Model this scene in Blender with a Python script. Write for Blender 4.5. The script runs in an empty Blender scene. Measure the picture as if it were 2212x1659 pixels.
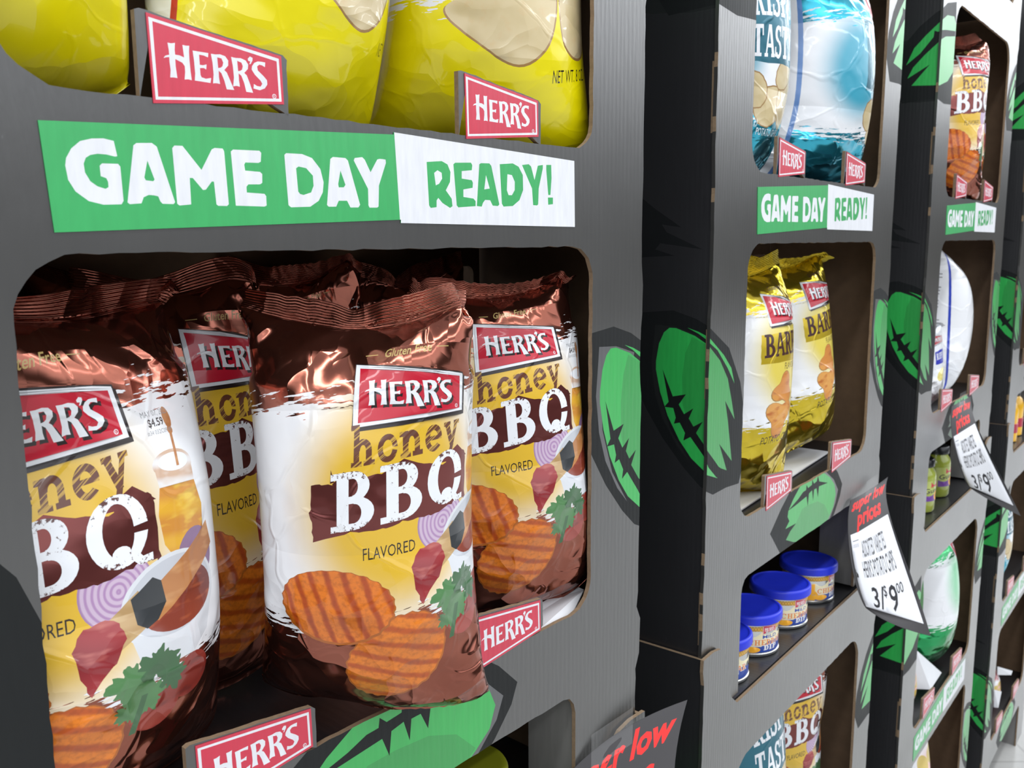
import bpy, math, random
import numpy as np
from mathutils import Vector, Matrix
from mathutils.geometry import delaunay_2d_cdt

# ------------------------------------------------------------------ camera, world, lights, exposure
S = 0.8            # metres per drawing unit (one display front is 0.758 units wide)
FZ = 1.9           # lens height above the floor, in units
sc = bpy.context.scene
COL = sc.collection
sc.view_settings.view_transform = 'Standard'
sc.view_settings.look = 'None'
sc.view_settings.gamma = 1.0
sc.view_settings.use_curve_mapping = False
sc.view_settings.exposure = 0.12

cam = bpy.data.cameras.new('camera')
cam.sensor_width = 36.0
cam.lens = 36.0 * 1947.8 / 2212.0
cam.clip_start = 0.02
cam.dof.use_dof = True
cam.dof.focus_distance = 0.66
cam.dof.aperture_fstop = 19.0
cam_o = bpy.data.objects.new('camera', cam)
COL.objects.link(cam_o)
cam_o.matrix_world = (Matrix.Translation((0, 0, FZ * S)) @ Matrix.Rotation(math.radians(90 - 8.998), 4, 'X')
                      @ Matrix.Rotation(math.radians(-0.4138), 4, 'Z'))
sc.camera = cam_o

world = bpy.data.worlds.new('store_ambient')
sc.world = world
world.use_nodes = True
wt = world.node_tree
wsep = wt.nodes.new('ShaderNodeSeparateXYZ')
wt.links.new(wt.nodes.new('ShaderNodeTexCoord').outputs['Generated'], wsep.inputs[0])
wr = wt.nodes.new('ShaderNodeValToRGB')          # dim far aisles at eye level, bright white ceiling overhead
wt.links.new(wsep.outputs[2], wr.inputs[0])
wr.color_ramp.elements[0].position = 0.0; wr.color_ramp.elements[0].color = (0.11, 0.105, 0.095, 1)
wr.color_ramp.elements[1].position = 1.0; wr.color_ramp.elements[1].color = (0.86, 0.9, 0.96, 1)
for p, v in ((0.04, 0.13), (0.12, 0.75), (0.21, 2.7), (0.40, 2.5), (0.60, 0.95)):   # rows of ceiling lights crowd together towards the far end of the hall
    we = wr.color_ramp.elements.new(p); we.color = (v * 0.96, v, v * 1.06, 1)
wt.links.new(wr.outputs[0], wt.nodes['Background'].inputs[0])
wt.nodes['Background'].inputs[1].default_value = 0.56


def area_light(loc, size, size_y, energy, rz=0.0, tilt=0.0):
    l = bpy.data.lights.new('ceiling_strip_light', 'AREA')
    l.shape = 'RECTANGLE'; l.size = size; l.size_y = size_y; l.energy = energy
    l.color = (0.95, 0.98, 1.0)
    o = bpy.data.objects.new('ceiling_strip_light', l)
    COL.objects.link(o)
    o.location = loc; o.rotation_euler = (tilt, 0, rz)
    return o


# rows of ceiling strips over the aisle, running along the row of displays
ROW = math.radians(50.4)
for k, off in enumerate((-0.5, -2.0, -3.6)):
    nx, ny = -math.sin(ROW), math.cos(ROW)
    area_light((0.5 + nx * off + 5.0 * math.cos(ROW), 1.0 + ny * off + 5.0 * math.sin(ROW), 3.6), 22.0, 0.18, (200, 150, 110)[k], ROW)

# ------------------------------------------------------------------ placing
DISP = [(-0.10310, 0.71665, 0.84992), (0.48796, 1.43542, 0.89872), (1.10608, 2.19334, 0.89327), (1.7242, 2.95126, 0.89327)]


def frame(d):
    x, y, a = DISP[d]
    return Matrix.Translation((x * S, y * S, FZ * S)) @ Matrix.Rotation(a, 4, 'Z')


def at(d, u, w, z):
    """matrix of a spot on display d: u along its front, w behind its front, z above the lens (units)"""
    return frame(d) @ Matrix.Translation((u * S, w * S, z * S))


def tag(o, label=None, cat=None, group=None, kind=None):
    if label: o['label'] = label
    if cat: o['category'] = cat
    if group: o['group'] = group
    if kind: o['kind'] = kind
    return o


def empty(name, M):
    o = bpy.data.objects.new(name, None)
    COL.objects.link(o); o.matrix_world = M; o.empty_display_size = 0.05
    return o


def link(name, me, parent=None, M=None):
    o = bpy.data.objects.new(name, me)
    COL.objects.link(o)
    if parent: o.parent = parent
    if M is not None:
        if parent: o.matrix_local = M
        else: o.matrix_world = M
    return o


def copy_tree(o, parent=None):
    c = o.copy(); COL.objects.link(c)
    if parent: c.parent = parent
    for ch in list(o.children): copy_tree(ch, c)
    return c


# ------------------------------------------------------------------ node helpers
class NT:
    def __init__(s, name):
        s.m = bpy.data.materials.new(name); s.m.use_nodes = True
        s.t = s.m.node_tree; s.t.nodes.clear()
        s.out = s.t.nodes.new('ShaderNodeOutputMaterial')

    def n(s, typ, ins=None, **kw):
        nd = s.t.nodes.new(typ)
        for k, v in kw.items(): setattr(nd, k, v)
        for k, v in (ins or {}).items(): s.set(nd.inputs[k], v)
        return nd

    def set(s, sock, v):
        if isinstance(v, bpy.types.NodeSocket): s.t.links.new(v, sock)
        elif isinstance(v, (tuple, list)) and len(v) == 3 and sock.type == 'RGBA': sock.default_value = (*v, 1)
        else: sock.default_value = v

    def math(s, op, a, b=0.0, c=None):
        nd = s.n('ShaderNodeMath', {0: a, 1: b}, operation=op)
        if c is not None: s.set(nd.inputs[2], c)
        return nd.outputs[0]

    def ramp(s, v, lo, hi, a=0.0, b=1.0, smooth=False):
        nd = s.n('ShaderNodeMapRange', {0: v, 1: lo, 2: hi, 3: a, 4: b})
        nd.clamp = True
        if smooth: nd.interpolation_type = 'SMOOTHSTEP'
        return nd.outputs[0]

    def mix(s, f, a, b):
        nd = s.n('ShaderNodeMix', data_type='RGBA')
        s.set(nd.inputs[0], f); s.set(nd.inputs[6], a); s.set(nd.inputs[7], b)
        return nd.outputs[2]

    def uv(s):
        x = s.n('ShaderNodeSeparateXYZ', {0: s.n('ShaderNodeTexCoord').outputs['UV']})
        return x.outputs[0], x.outputs[1]

    def vec(s, x, y, z=0.0):
        return s.n('ShaderNodeCombineXYZ', {0: x, 1: y, 2: z}).outputs[0]

    def noise(s, vec, scale, detail=3.0, rough=0.55):
        return s.n('ShaderNodeTexNoise', {'Vector': vec, 'Scale': scale, 'Detail': detail, 'Roughness': rough}).outputs[0]

    def bsdf(s, color, rough=0.4, metal=0.0, coat=0.0, coat_rough=0.05, normal=None, spec=0.5, **extra):
        b = s.n('ShaderNodeBsdfPrincipled', {'Base Color': color, 'Roughness': rough, 'Metallic': metal, 'Coat Weight': coat,
                                             'Coat Roughness': coat_rough, 'Specular IOR Level': spec})
        if normal is not None:
            s.set(b.inputs['Normal'], normal); s.set(b.inputs['Coat Normal'], normal)
        for k, v in extra.items(): s.set(b.inputs[k.replace('_', ' ')], v)
        s.t.links.new(b.outputs[0], s.out.inputs[0])
        return b


def crinkle(N, a, b, strength=1.0, seal=True):
    """crumpled-film relief: faceted cells, fine noise and the ridges of the crimped top"""
    v = N.vec(a, b, 0.0)
    warp = N.n('ShaderNodeTexNoise', {'Vector': v, 'Scale': 1.1, 'Detail': 2.0})
    vv = N.n('ShaderNodeVectorMath', {0: v, 1: N.n('ShaderNodeVectorMath', {0: warp.outputs[1], 3: 0.9}, operation='SCALE').outputs[0]}, operation='ADD').outputs[0]
    f1 = N.n('ShaderNodeTexVoronoi', {'Vector': vv, 'Scale': 1.25}).outputs[0]
    f2 = N.n('ShaderNodeTexVoronoi', {'Vector': vv, 'Scale': 3.1}).outputs[0]
    edge = N.math('ADD', N.math('ABSOLUTE', N.math('SUBTRACT', b, -0.45)), 0.0)
    amt = N.ramp(edge, 0.6, 1.15, 0.35, 3.0)
    h = N.math('ADD', N.math('MULTIPLY', f1, 0.9), N.math('MULTIPLY', f2, 0.16))
    h = N.math('MULTIPLY', h, amt)
    h = N.math('ADD', h, N.math('MULTIPLY', N.noise(v, 2.0, 2.0), 0.25))
    ed = N.n('ShaderNodeTexVoronoi', {'Vector': vv, 'Scale': 0.9}, feature='DISTANCE_TO_EDGE').outputs[0]
    h = N.math('ADD', h, N.ramp(ed, 0.0, 0.035, 0.075, 0.0, True))     # sharp crease lines
    if seal:
        rid = N.math('MULTIPLY', N.math('SINE', N.math('MULTIPLY', b, 220.0)), N.ramp(N.math('ABSOLUTE', N.math('SUBTRACT', b, 1.235)), 0.12, 0.14, 0.085, 0.0))
        h = N.math('ADD', h, rid)
    return N.n('ShaderNodeBump', {'Strength': 0.9 * strength, 'Distance': 0.0052, 'Height': h}).outputs[0]


def plain(name, color, rough=0.45, metal=0.0, coat=0.0, noise=0.0, scale=40.0, bump=0.0, spec=0.5):
    N = NT(name)
    c = color
    nrm = None
    if noise or bump:
        f = N.noise(N.n('ShaderNodeTexCoord').outputs['Object'], scale, 4.0)
        if noise: c = N.mix(f, tuple(x * (1 - noise) for x in color), tuple(min(1, x * (1 + noise)) for x in color))
        if bump: nrm = N.n('ShaderNodeBump', {'Strength': bump, 'Distance': 0.001, 'Height': f}).outputs[0]
    N.bsdf(c, rough, metal, coat, normal=nrm, spec=spec)
    return N.m


def ink(name, color, rough=0.3, coat=0.5, hatch=None, grunge=None, metal=0.0):
    """print on film; hatch = second colour scribbled through; grunge = (second colour, b0, b1) eaten edges"""
    N = NT(name)
    a, b = N.uv()
    c = color
    if hatch:
        t = N.math('ADD', N.math('MULTIPLY', a, 5.0), N.math('MULTIPLY', b, -6.0))
        q = N.math('ADD', N.math('MULTIPLY', a, 1.2), N.math('MULTIPLY', b, 1.0))
        f = N.noise(N.vec(N.math('MULTIPLY', t, 5.0), q), 1.0, 3.0)
        c = N.mix(N.ramp(f, 0.52, 0.56), color, hatch)
    if grunge:
        col2, lo, hi, slope = grunge
        bb = N.math('SUBTRACT', b, N.math('MULTIPLY', a, slope))
        mid, half = (lo + hi) / 2, (hi - lo) / 2
        e = N.math('DIVIDE', N.math('ABSOLUTE', N.math('SUBTRACT', bb, mid)), half)
        f = N.noise(N.vec(a, b), 26.0, 5.0, 0.7)
        f2 = N.noise(N.vec(a, b), 5.0, 2.0)
        g = N.math('ADD', N.math('ADD', f, N.ramp(e, 0.55, 1.05, 0.0, 0.2)), N.math('MULTIPLY', f2, 0.25))
        c = N.mix(N.ramp(g, 0.77, 0.79), color, col2)
    N.bsdf(c, rough, metal, coat, normal=crinkle(N, a, b, 1.0, seal=False))
    return N.m


def film(name, foil, glow, white=(0.86, 0.87, 0.90), g=(0.35, -0.6, 1.25, 1.25), top=0.26, bot=-1.66, tilt=0.07, metal=0.85, border=None, foil2=None, crink=1.0):
    """whole bag film: foil top and foot with dry-brush edges, white body with a coloured glow, back strip"""
    N = NT(name)
    a, b = N.uv()
    st = N.noise(N.vec(N.math('MULTIPLY', a, 3.2), N.math('MULTIPLY', N.math('SUBTRACT', b, N.math('MULTIPLY', a, 0.12)), 21.0)), 1.0, 3.0, 0.6)
    st = N.math('MULTIPLY', N.math('SUBTRACT', st, 0.5), 0.95)
    line = N.math('MULTIPLY', N.math('SUBTRACT', a, 0.4), tilt)
    t = N.ramp(N.math('ADD', N.math('SUBTRACT', N.math('SUBTRACT', b, line), top), st), -0.004, 0.004)
    u = N.ramp(N.math('ADD', N.math('SUBTRACT', N.math('SUBTRACT', b, line), bot), st), 0.004, -0.004)
    mask = N.math('MAXIMUM', t, u)
    gx, gy, rx, ry = g
    dx = N.math('DIVIDE', N.math('SUBTRACT', a, gx), rx); dy = N.math('DIVIDE', N.math('SUBTRACT', b, gy), ry)
    r = N.math('SQRT', N.math('ADD', N.math('MULTIPLY', dx, dx), N.math('MULTIPLY', dy, dy)))
    body = N.mix(N.ramp(r, 1.0, 0.45, 0, 1, True), white, glow)
    fo = N.mix(N.noise(N.vec(a, b), 1.5, 1.0), foil, foil2 or foil)
    col = N.mix(mask, body, fo)
    me = N.math('MULTIPLY', mask, metal)
    if border:
        inb = N.ramp(a, -1.24, -1.235, 1.0, 0.0)
        wl = N.ramp(N.math('ABSOLUTE', N.math('SUBTRACT', a, -1.22)), 0.025, 0.03, 1.0, 0.0)
        col = N.mix(inb, col, white); col = N.mix(wl, col, border)
        me = N.math('MULTIPLY', me, N.math('SUBTRACT', 1.0, N.math('MAXIMUM', inb, wl)))
    N.bsdf(col, N.ramp(me, 0, 1, 0.30, 0.13), me, N.ramp(me, 0, 1, 0.7, 0.1), normal=crinkle(N, a, b, crink))
    return N.m


def ridged_chip(name, c1, c2, ang, freq):
    N = NT(name)
    a, b = N.uv()
    n = N.noise(N.vec(a, b), 4.0, 3.0)
    p = N.math('ADD', N.math('ADD', N.math('MULTIPLY', a, math.cos(ang) * freq), N.math('MULTIPLY', b, math.sin(ang) * freq)), N.math('MULTIPLY', n, 2.6))
    f = N.ramp(N.math('SINE', p), -0.2, 1.0, 0, 1, True)
    c = N.mix(f, c1, c2)
    c = N.mix(N.ramp(N.noise(N.vec(a, b), 22.0, 4.0), 0.45, 0.7, 0, 0.45), c, tuple(x * 0.55 for x in c2))
    N.bsdf(c, 0.33, 0, 0.5, normal=crinkle(N, a, b, 1.0, False))
    return N.m


def rings(name, cx, cy, r, c1, c2, n=9):
    N = NT(name)
    a, b = N.uv()
    dx = N.math('SUBTRACT', a, cx); dy = N.math('MULTIPLY', N.math('SUBTRACT', b, cy), 0.85)
    d = N.math('SQRT', N.math('ADD', N.math('MULTIPLY', dx, dx), N.math('MULTIPLY', dy, dy)))
    f = N.ramp(N.math('SINE', N.math('MULTIPLY', d, n * 6.283 / r)), -0.3, 0.8)
    c = N.mix(f, c1, c2)
    c = N.mix(N.ramp(d, r * 0.85, r), c, tuple(x * 0.6 for x in c2))
    N.bsdf(c, 0.33, 0, 0.5, normal=crinkle(N, a, b, 1.0, False))
    return N.m


def amber(name, c1, c2, c3, freq):
    N = NT(name)
    a, b = N.uv()
    w = N.math('SINE', N.math('ADD', N.math('MULTIPLY', b, freq), N.math('MULTIPLY', N.math('SUBTRACT', a, 1.2), 3.0)))
    n = N.noise(N.vec(N.math('MULTIPLY', a, 2.0), N.math('MULTIPLY', b, 5.0)), 2.0, 2.0)
    c = N.mix(N.ramp(w, -0.6, 0.9), c1, c2)
    c = N.mix(N.ramp(n, 0.52, 0.7), c, c3)
    N.bsdf(c, 0.3, 0, 0.5, normal=crinkle(N, a, b, 1.0, False))
    return N.m


# ------------------------------------------------------------------ flat artwork: loops -> triangles with a material each
def rect(x0, y0, x1, y1): return [(x0, y0), (x1, y0), (x1, y1), (x0, y1)]


def ell(cx, cy, rx, ry, n=28, rot=0.0, jag=0.0, k=11, a0=0.0, a1=360.0):
    c, s_ = math.cos(rot), math.sin(rot)
    out = []
    full = abs(a1 - a0) >= 359.9
    for i in range(n + (0 if full else 1)):
        t = math.radians(a0 + (a1 - a0) * i / n)
        j = 1 + jag * math.sin(k * t) + jag * 0.6 * math.sin(2.7 * k * t + 1)
        x, y = rx * j * math.cos(t), ry * j * math.sin(t)
        out.append((cx + c * x - s_ * y, cy + s_ * x + c * y))
    return out


def arc(cx, cy, rx, ry, a0, a1, tx, ty=None, n=12):
    ty = ty or tx
    return ell(cx, cy, rx, ry, n, a0=a0, a1=a1) + ell(cx, cy, rx - tx, ry - ty, n, a0=a0, a1=a1)[::-1]


def bar(x0, y0, x1, y1, t):
    """stroke with horizontal thickness t"""
    return [(x0 - t / 2, y0), (x0 + t / 2, y0), (x1 + t / 2, y1), (x1 - t / 2, y1)]


def slab(ch):
    """slab-serif capitals (height 1) and the lower-case letters of one word; returns polygons and width"""
    st, sf = 0.2, 0.11
    def serif(x0, x1, y): return rect(x0, 0 if y == 0 else 1 - sf, x1, sf if y == 0 else 1)
    if ch == 'B':
        return [rect(.1, 0, .31, 1), serif(0, .2, 0), serif(0, .2, 1), rect(.3, .88, .38, 1), rect(.3, .47, .38, .58), arc(.37, .735, .29, .265, -90, 90, .2, .12),
                rect(.3, 0, .4, .12), rect(.3, .46, .4, .57), arc(.39, .285, .34, .285, -90, 90, .21, .12)], .78
    if ch == 'Q':
        return [arc(.42, .5, .42, .5, 0, 360, .21, .12, 28), ell(.42, .2, .13, .1, 14), bar(.52, .2, .72, -.04, .16), rect(.66, -.05, .86, .06)], .9
    if ch == 'A':
        return [bar(.1, .05, .36, 1, .11), bar(.66, .05, .42, 1, .2), rect(.2, .3, .6, .42), serif(-.02, .24, 0), serif(.5, .8, 0)], .8
    if ch == 'R':
        return [rect(.1, 0, .31, 1), serif(0, .4, 0), serif(0, .2, 1), rect(.3, .88, .38, 1), rect(.3, .42, .38, .54), arc(.37, .72, .29, .28, -90, 90, .2, .12),
                bar(.66, 0, .42, .48, .2), serif(.55, .82, 0)], .82
    if ch == 'C':
        return [arc(.4, .5, .4, .5, 40, 320, .2, .12, 20), rect(.62, .62, .72, .95)], .78
    if ch == 'E':
        return [rect(.1, 0, .31, 1), rect(0, 0, .62, .12), rect(0, .88, .6, 1), rect(.3, .44, .5, .56), rect(.54, 0, .64, .3), rect(.52, .72, .62, 1)], .68
    if ch == 'I':
        return [rect(.1, 0, .31, 1), serif(0, .41, 0), serif(0, .41, 1)], .46
    if ch == 'S':
        return [arc(.32, .735, .31, .265, 30, 270, .19, .12), arc(.3, .265, .33, .29, -150, 90, .2, .12), rect(.5, .68, .6, .98), rect(0, .02, .1, .34)], .68
    if ch == 'P':
        return [rect(.1, 0, .31, 1), serif(0, .42, 0), serif(0, .2, 1), rect(.3, .88, .38, 1), rect(.3, .38, .38, .5), arc(.37, .69, .3, .31, -90, 90, .2, .12)], .74
    if ch == 'N':
        return [rect(.08, 0, .22, 1), bar(.7, 0, .18, 1, .22), rect(.64, 0, .78, 1), serif(0, .3, 0), serif(.54, .88, 1), serif(0, .2, 1)], .92
    if ch == 'T':
        return [rect(.26, 0, .48, 1), rect(0, .88, .74, 1), serif(.14, .6, 0), rect(0, .66, .09, 1), rect(.65, .66, .74, 1)], .8
    if ch == 'Y':
        return [rect(.29, 0, .5, .5), bar(.39, .44, .14, 1, .21), bar(.4, .44, .64, 1, .14), serif(.18, .61, 0), serif(0, .3, 1), serif(.5, .8, 1)], .84
    if ch == "'": return [[(.05, 1), (.2, 1), (.14, .68), (.05, .68)]], .26
    if ch == 'h': return [rect(.08, 0, .27, 1), rect(0, 0, .36, .12), rect(-.02, .87, .2, 1), arc(.4, .36, .3, .29, 0, 180, .19, .15), rect(.51, 0, .70, .37), rect(.43, 0, .8, .12)], .84
    if ch == 'n': return [rect(.08, 0, .27, .64), rect(0, 0, .36, .12), rect(-.03, .52, .2, .64), arc(.4, .36, .3, .29, 0, 180, .19, .15), rect(.51, 0, .70, .37), rect(.43, 0, .8, .12)], .84
    if ch == 'o': return [arc(.36, .32, .35, .34, 0, 360, .19, .14, 24)], .76
    if ch == 'e': return [arc(.36, .32, .35, .34, 0, 320, .19, .14, 22), rect(.1, .27, .69, .38)], .76
    if ch == 'y': return [bar(.38, 0, .14, .6, .2), bar(.24, -.3, .62, .6, .17), rect(0, .53, .3, .64), rect(.48, .53, .78, .64), rect(.1, -.34, .36, -.22)], .8
    return [], .35


def word(txt, x, y, h, wid=None, slope=0.0, gap=.05, shear=0.0):
    """a word set in slab letters from (x, y), cap height h, drawn to width wid"""
    polys, cx = [], 0.0
    for ch in txt:
        p, w = slab(ch)
        polys += [[(px + cx, py) for px, py in q] for q in p]
        cx += w + gap
    k = (wid / (cx - gap)) if wid else h
    return [[(x + px * k + shear * py * h, y + py * h + slope * px * k) for px, py in q] for q in polys]


_tc = {}


def text(txt, x, y, h, wid=None, slope=0.0, shear=0.0, bold=0.0, align='L'):
    """loops of a line of plain lettering (cap height h)"""
    key = (txt, bold)
    if key not in _tc:
        cu = bpy.data.curves.new('lettering', 'FONT')
        cu.body = txt; cu.resolution_u = 2; cu.offset = bold; cu.size = 1.0
        o = bpy.data.objects.new('lettering', cu); COL.objects.link(o)
        dg = bpy.context.evaluated_depsgraph_get(); dg.update()
        me = bpy.data.meshes.new_from_object(o.evaluated_get(dg))
        cnt = {}
        for p in me.polygons:
            vs = list(p.vertices)
            for i in range(len(vs)):
                e = (vs[i], vs[(i + 1) % len(vs)])
                cnt[e] = cnt.get(e, 0) + 1
        nxt = {a: b for (a, b) in cnt if (b, a) not in cnt}
        co = [tuple(v.co[:2]) for v in me.vertices]
        loops, seen = [], set()
        for a0 in list(nxt):
            if a0 in seen: continue
            lp, a = [], a0
            while a in nxt and a not in seen:
                seen.add(a); lp.append(co[a]); a = nxt[a]
            if len(lp) > 2: loops.append(lp)
        bpy.data.objects.remove(o); bpy.data.curves.remove(cu); bpy.data.meshes.remove(me)
        _tc[key] = loops
    L = _tc[key]
    if not L: return []
    xs = [p[0] for l in L for p in l]
    x0, w = min(xs), max(xs) - min(xs)
    kh = h / 0.70
    kw = wid / w if wid else kh
    ox = 0 if align == 'L' else (-w * kw / 2)
    return [[(x + ox + (px - x0) * kw + shear * py * kh, y + py * kh + slope * ((px - x0) * kw + ox)) for px, py in l] for l in L]


def inside(P, loop):
    L = np.asarray(loop, float)
    x, y = P[:, 0], P[:, 1]
    m = (x >= L[:, 0].min()) & (x <= L[:, 0].max()) & (y >= L[:, 1].min()) & (y <= L[:, 1].max())
    res = np.zeros(len(P), bool)
    if not m.any(): return res
    px, py = x[m], y[m]
    c = np.zeros(len(px), bool)
    A, B = L, np.roll(L, -1, 0)
    for (x0, y0), (x1, y1) in zip(A, B):
        if y0 == y1: continue
        q = ((y0 > py) != (y1 > py)) & (px < (x1 - x0) * (py - y0) / (y1 - y0) + x0)
        c ^= q
    res[m] = c
    return res


def in_layer(P, loops, mode):
    r = np.zeros(len(P), bool)
    for l in loops: r = (r | inside(P, l)) if mode == 'un' else (r ^ inside(P, l))
    return r


def clip_rect(loop, R):
    """clip a loop to the rectangle R = (x0, y0, x1, y1)"""
    P = list(loop)
    for ax, val, sg in ((0, R[0], 1), (0, R[2], -1), (1, R[1], 1), (1, R[3], -1)):
        out = []
        for i in range(len(P)):
            p, q = P[i], P[(i + 1) % len(P)]
            ip, iq = sg * (p[ax] - val) >= 0, sg * (q[ax] - val) >= 0
            if ip: out.append(p)
            if ip != iq:
                t = (val - p[ax]) / (q[ax] - p[ax])
                out.append((p[0] + t * (q[0] - p[0]), p[1] + t * (q[1] - p[1])))
        P = out
        if not P: return []
    return P


def cdt(domain, layers, grid=None):
    """domain: loops of the sheet (even-odd); layers: (material slot, loops, 'eo'|'un') painted in order"""
    d0 = np.array([p for l in domain for p in l], float)
    R = (d0[:, 0].min(), d0[:, 1].min(), d0[:, 0].max(), d0[:, 1].max())
    V, E = [], []
    def add(l):
        b = len(V); n = len(l)
        V.extend(l); E.extend((b + i, b + (i + 1) % n) for i in range(n))
    for l in domain: add(l)
    Ls = []
    for m, loops, mode in layers:
        cl = [c for c in (clip_rect(l, R) for l in loops) if len(c) > 2]
        Ls.append((m, cl, mode))
        for l in cl: add(l)
    if grid is not None: V.extend(map(tuple, grid))
    r = delaunay_2d_cdt([Vector((float(x), float(y))) for x, y in V], E, [], 0, 1e-6)
    P = np.array([tuple(v) for v in r[0]])
    T = np.array([t for t in r[2] if len(t) == 3], int)
    c = P[T].mean(1)
    keep = in_layer(c, domain, 'eo')
    T, c = T[keep], c[keep]
    mi = np.zeros(len(T), int)
    for m, loops, mode in Ls: mi[in_layer(c, loops, mode)] = m
    a = P[T]
    area = (a[:, 1, 0] - a[:, 0, 0]) * (a[:, 2, 1] - a[:, 0, 1]) - (a[:, 2, 0] - a[:, 0, 0]) * (a[:, 1, 1] - a[:, 0, 1])
    ok = np.abs(area) > 1e-12
    T, mi, area = T[ok], mi[ok], area[ok]
    T[area < 0] = T[area < 0][:, ::-1]
    return P, T, mi


def mesh_from(name, P3, T, mi, mats, uv=None, smooth=False, normals=None):
    used, inv = np.unique(T, return_inverse=True)
    T2 = inv.reshape(T.shape)
    me = bpy.data.meshes.new(name)
    me.from_pydata(P3[used].tolist(), [], T2.tolist())
    for m in mats: me.materials.append(m)
    me.polygons.foreach_set('material_index', np.asarray(mi, np.int32))
    if uv is not None:
        ul = me.uv_layers.new(name='UVMap')
        ul.data.foreach_set('uv', uv[used][T2.ravel()].astype(np.float32).ravel())
    if smooth: me.polygons.foreach_set('use_smooth', np.ones(len(T2), bool))
    me.update()
    if normals is not None: me.normals_split_custom_set_from_vertices(normals[used].tolist())
    return me


def plate(name, domain, layers, mats, thick, back=None, rim=None, dark=None):
    """flat sheet standing in the x-z plane (units), printed side facing -y, solid, with a rim along its cut edges"""
    P, T, mi = cdt(domain, layers)
    n = len(P)
    F = np.stack([P[:, 0] * S, np.zeros(n), P[:, 1] * S], 1)
    B = F.copy(); B[:, 1] = thick * S
    mats = list(mats)
    bi = len(mats); mats.append(back or mats[0])
    ri = len(mats); mats.append(rim or back or mats[0])
    V = [F, B]; Ts = [T, T[:, ::-1] + n]; Ms = [mi, np.full(len(T), bi)]
    off = 2 * n
    for l in domain:
        l = np.asarray(l, float); k = len(l)
        ring = np.concatenate([np.stack([l[:, 0] * S, np.full(k, y), l[:, 1] * S], 1) for y in (0.0, thick * S)])
        q, qm = [], []
        for i in range(k):
            j = (i + 1) % k
            mm = 0 if (dark and dark(l[i], l[j])) else ri
            qm += [mm, mm]
            q += [(off + i, off + k + i, off + k + j), (off + i, off + k + j, off + j)]
        V.append(ring); Ts.append(np.array(q)); Ms.append(np.array(qm)); off += 2 * k
    V = np.concatenate(V); uv = np.stack([V[:, 0] / S, V[:, 2] / S], 1)
    return mesh_from(name, V, np.concatenate(Ts), np.concatenate(Ms), mats, uv)


def box_mesh(name, x0, x1, y0, y1, z0, z1, m, mtop=None):
    v = [(x * S, y * S, z * S) for x in (x0, x1) for y in (y0, y1) for z in (z0, z1)]
    f = [(0, 1, 3, 2), (4, 6, 7, 5), (0, 4, 5, 1), (2, 3, 7, 6), (0, 2, 6, 4), (1, 5, 7, 3)]
    me = bpy.data.meshes.new(name); me.from_pydata(v, [], f); me.materials.append(m)
    if mtop: me.materials.append(mtop); me.polygons[5].material_index = 1
    uv = me.uv_layers.new(name='UVMap')
    for p in me.polygons:
        for li, vi in zip(p.loop_indices, p.vertices):
            c = me.vertices[vi].co; ax = max(range(3), key=lambda i: abs(p.normal[i]))
            uv.data[li].uv = ((c.y, c.z) if ax == 0 else (c.x, c.z) if ax == 1 else (c.x, c.y))
    return me


def lathe(name, prof, mats, seg=48, slots=None):
    """turned body: prof = [(radius, height)] in units"""
    k = len(prof)
    V = [(r * S * math.cos(2 * math.pi * i / seg), r * S * math.sin(2 * math.pi * i / seg), h * S) for r, h in prof for i in range(seg)]
    F, M = [], []
    for j in range(k - 1):
        for i in range(seg):
            F.append((j * seg + i, j * seg + (i + 1) % seg, (j + 1) * seg + (i + 1) % seg, (j + 1) * seg + i)); M.append(slots[j] if slots else 0)
    F.append(tuple(range(seg))[::-1]); M.append(slots[0] if slots else 0)
    F.append(tuple(range((k - 1) * seg, k * seg))); M.append(slots[-1] if slots else 0)
    me = bpy.data.meshes.new(name); me.from_pydata(V, [], F)
    for m in mats: me.materials.append(m)
    me.polygons.foreach_set('material_index', np.array(M, np.int32))
    me.polygons.foreach_set('use_smooth', np.array([len(f) == 4 for f in F]))
    me.update()
    try: me.set_sharp_from_angle(angle=math.radians(40))
    except Exception: pass
    return me


def wrap_label(name, layers, mats, r, h, turn, span=2 * math.pi):
    """printed label around a cylinder: art x = arc length in radii (0 .. span), y = 0 .. 1 of height h; turn = direction of x = 0"""
    W = span
    grid = [(x, y) for x in np.linspace(0, W, 73)[1:-1] for y in (0.25, 0.5, 0.75)]
    dom = [[(x, 0.0) for x in np.linspace(0, W, 60)] + [(x, 1.0) for x in np.linspace(W, 0, 60)]]
    P, T, mi = cdt(dom, layers, grid)
    th = turn + P[:, 0]
    V = np.stack([r * S * np.cos(th), r * S * np.sin(th), P[:, 1] * h * S], 1)
    return mesh_from(name, V, T, mi, mats, P, smooth=True)


# ------------------------------------------------------------------ soft bags: a sealed tube of film blown up
BC, BH = 5.4, 4.58            # girth and height of the film sheet, in logo widths
B0 = -3.22                   # art height of the foot


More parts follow.
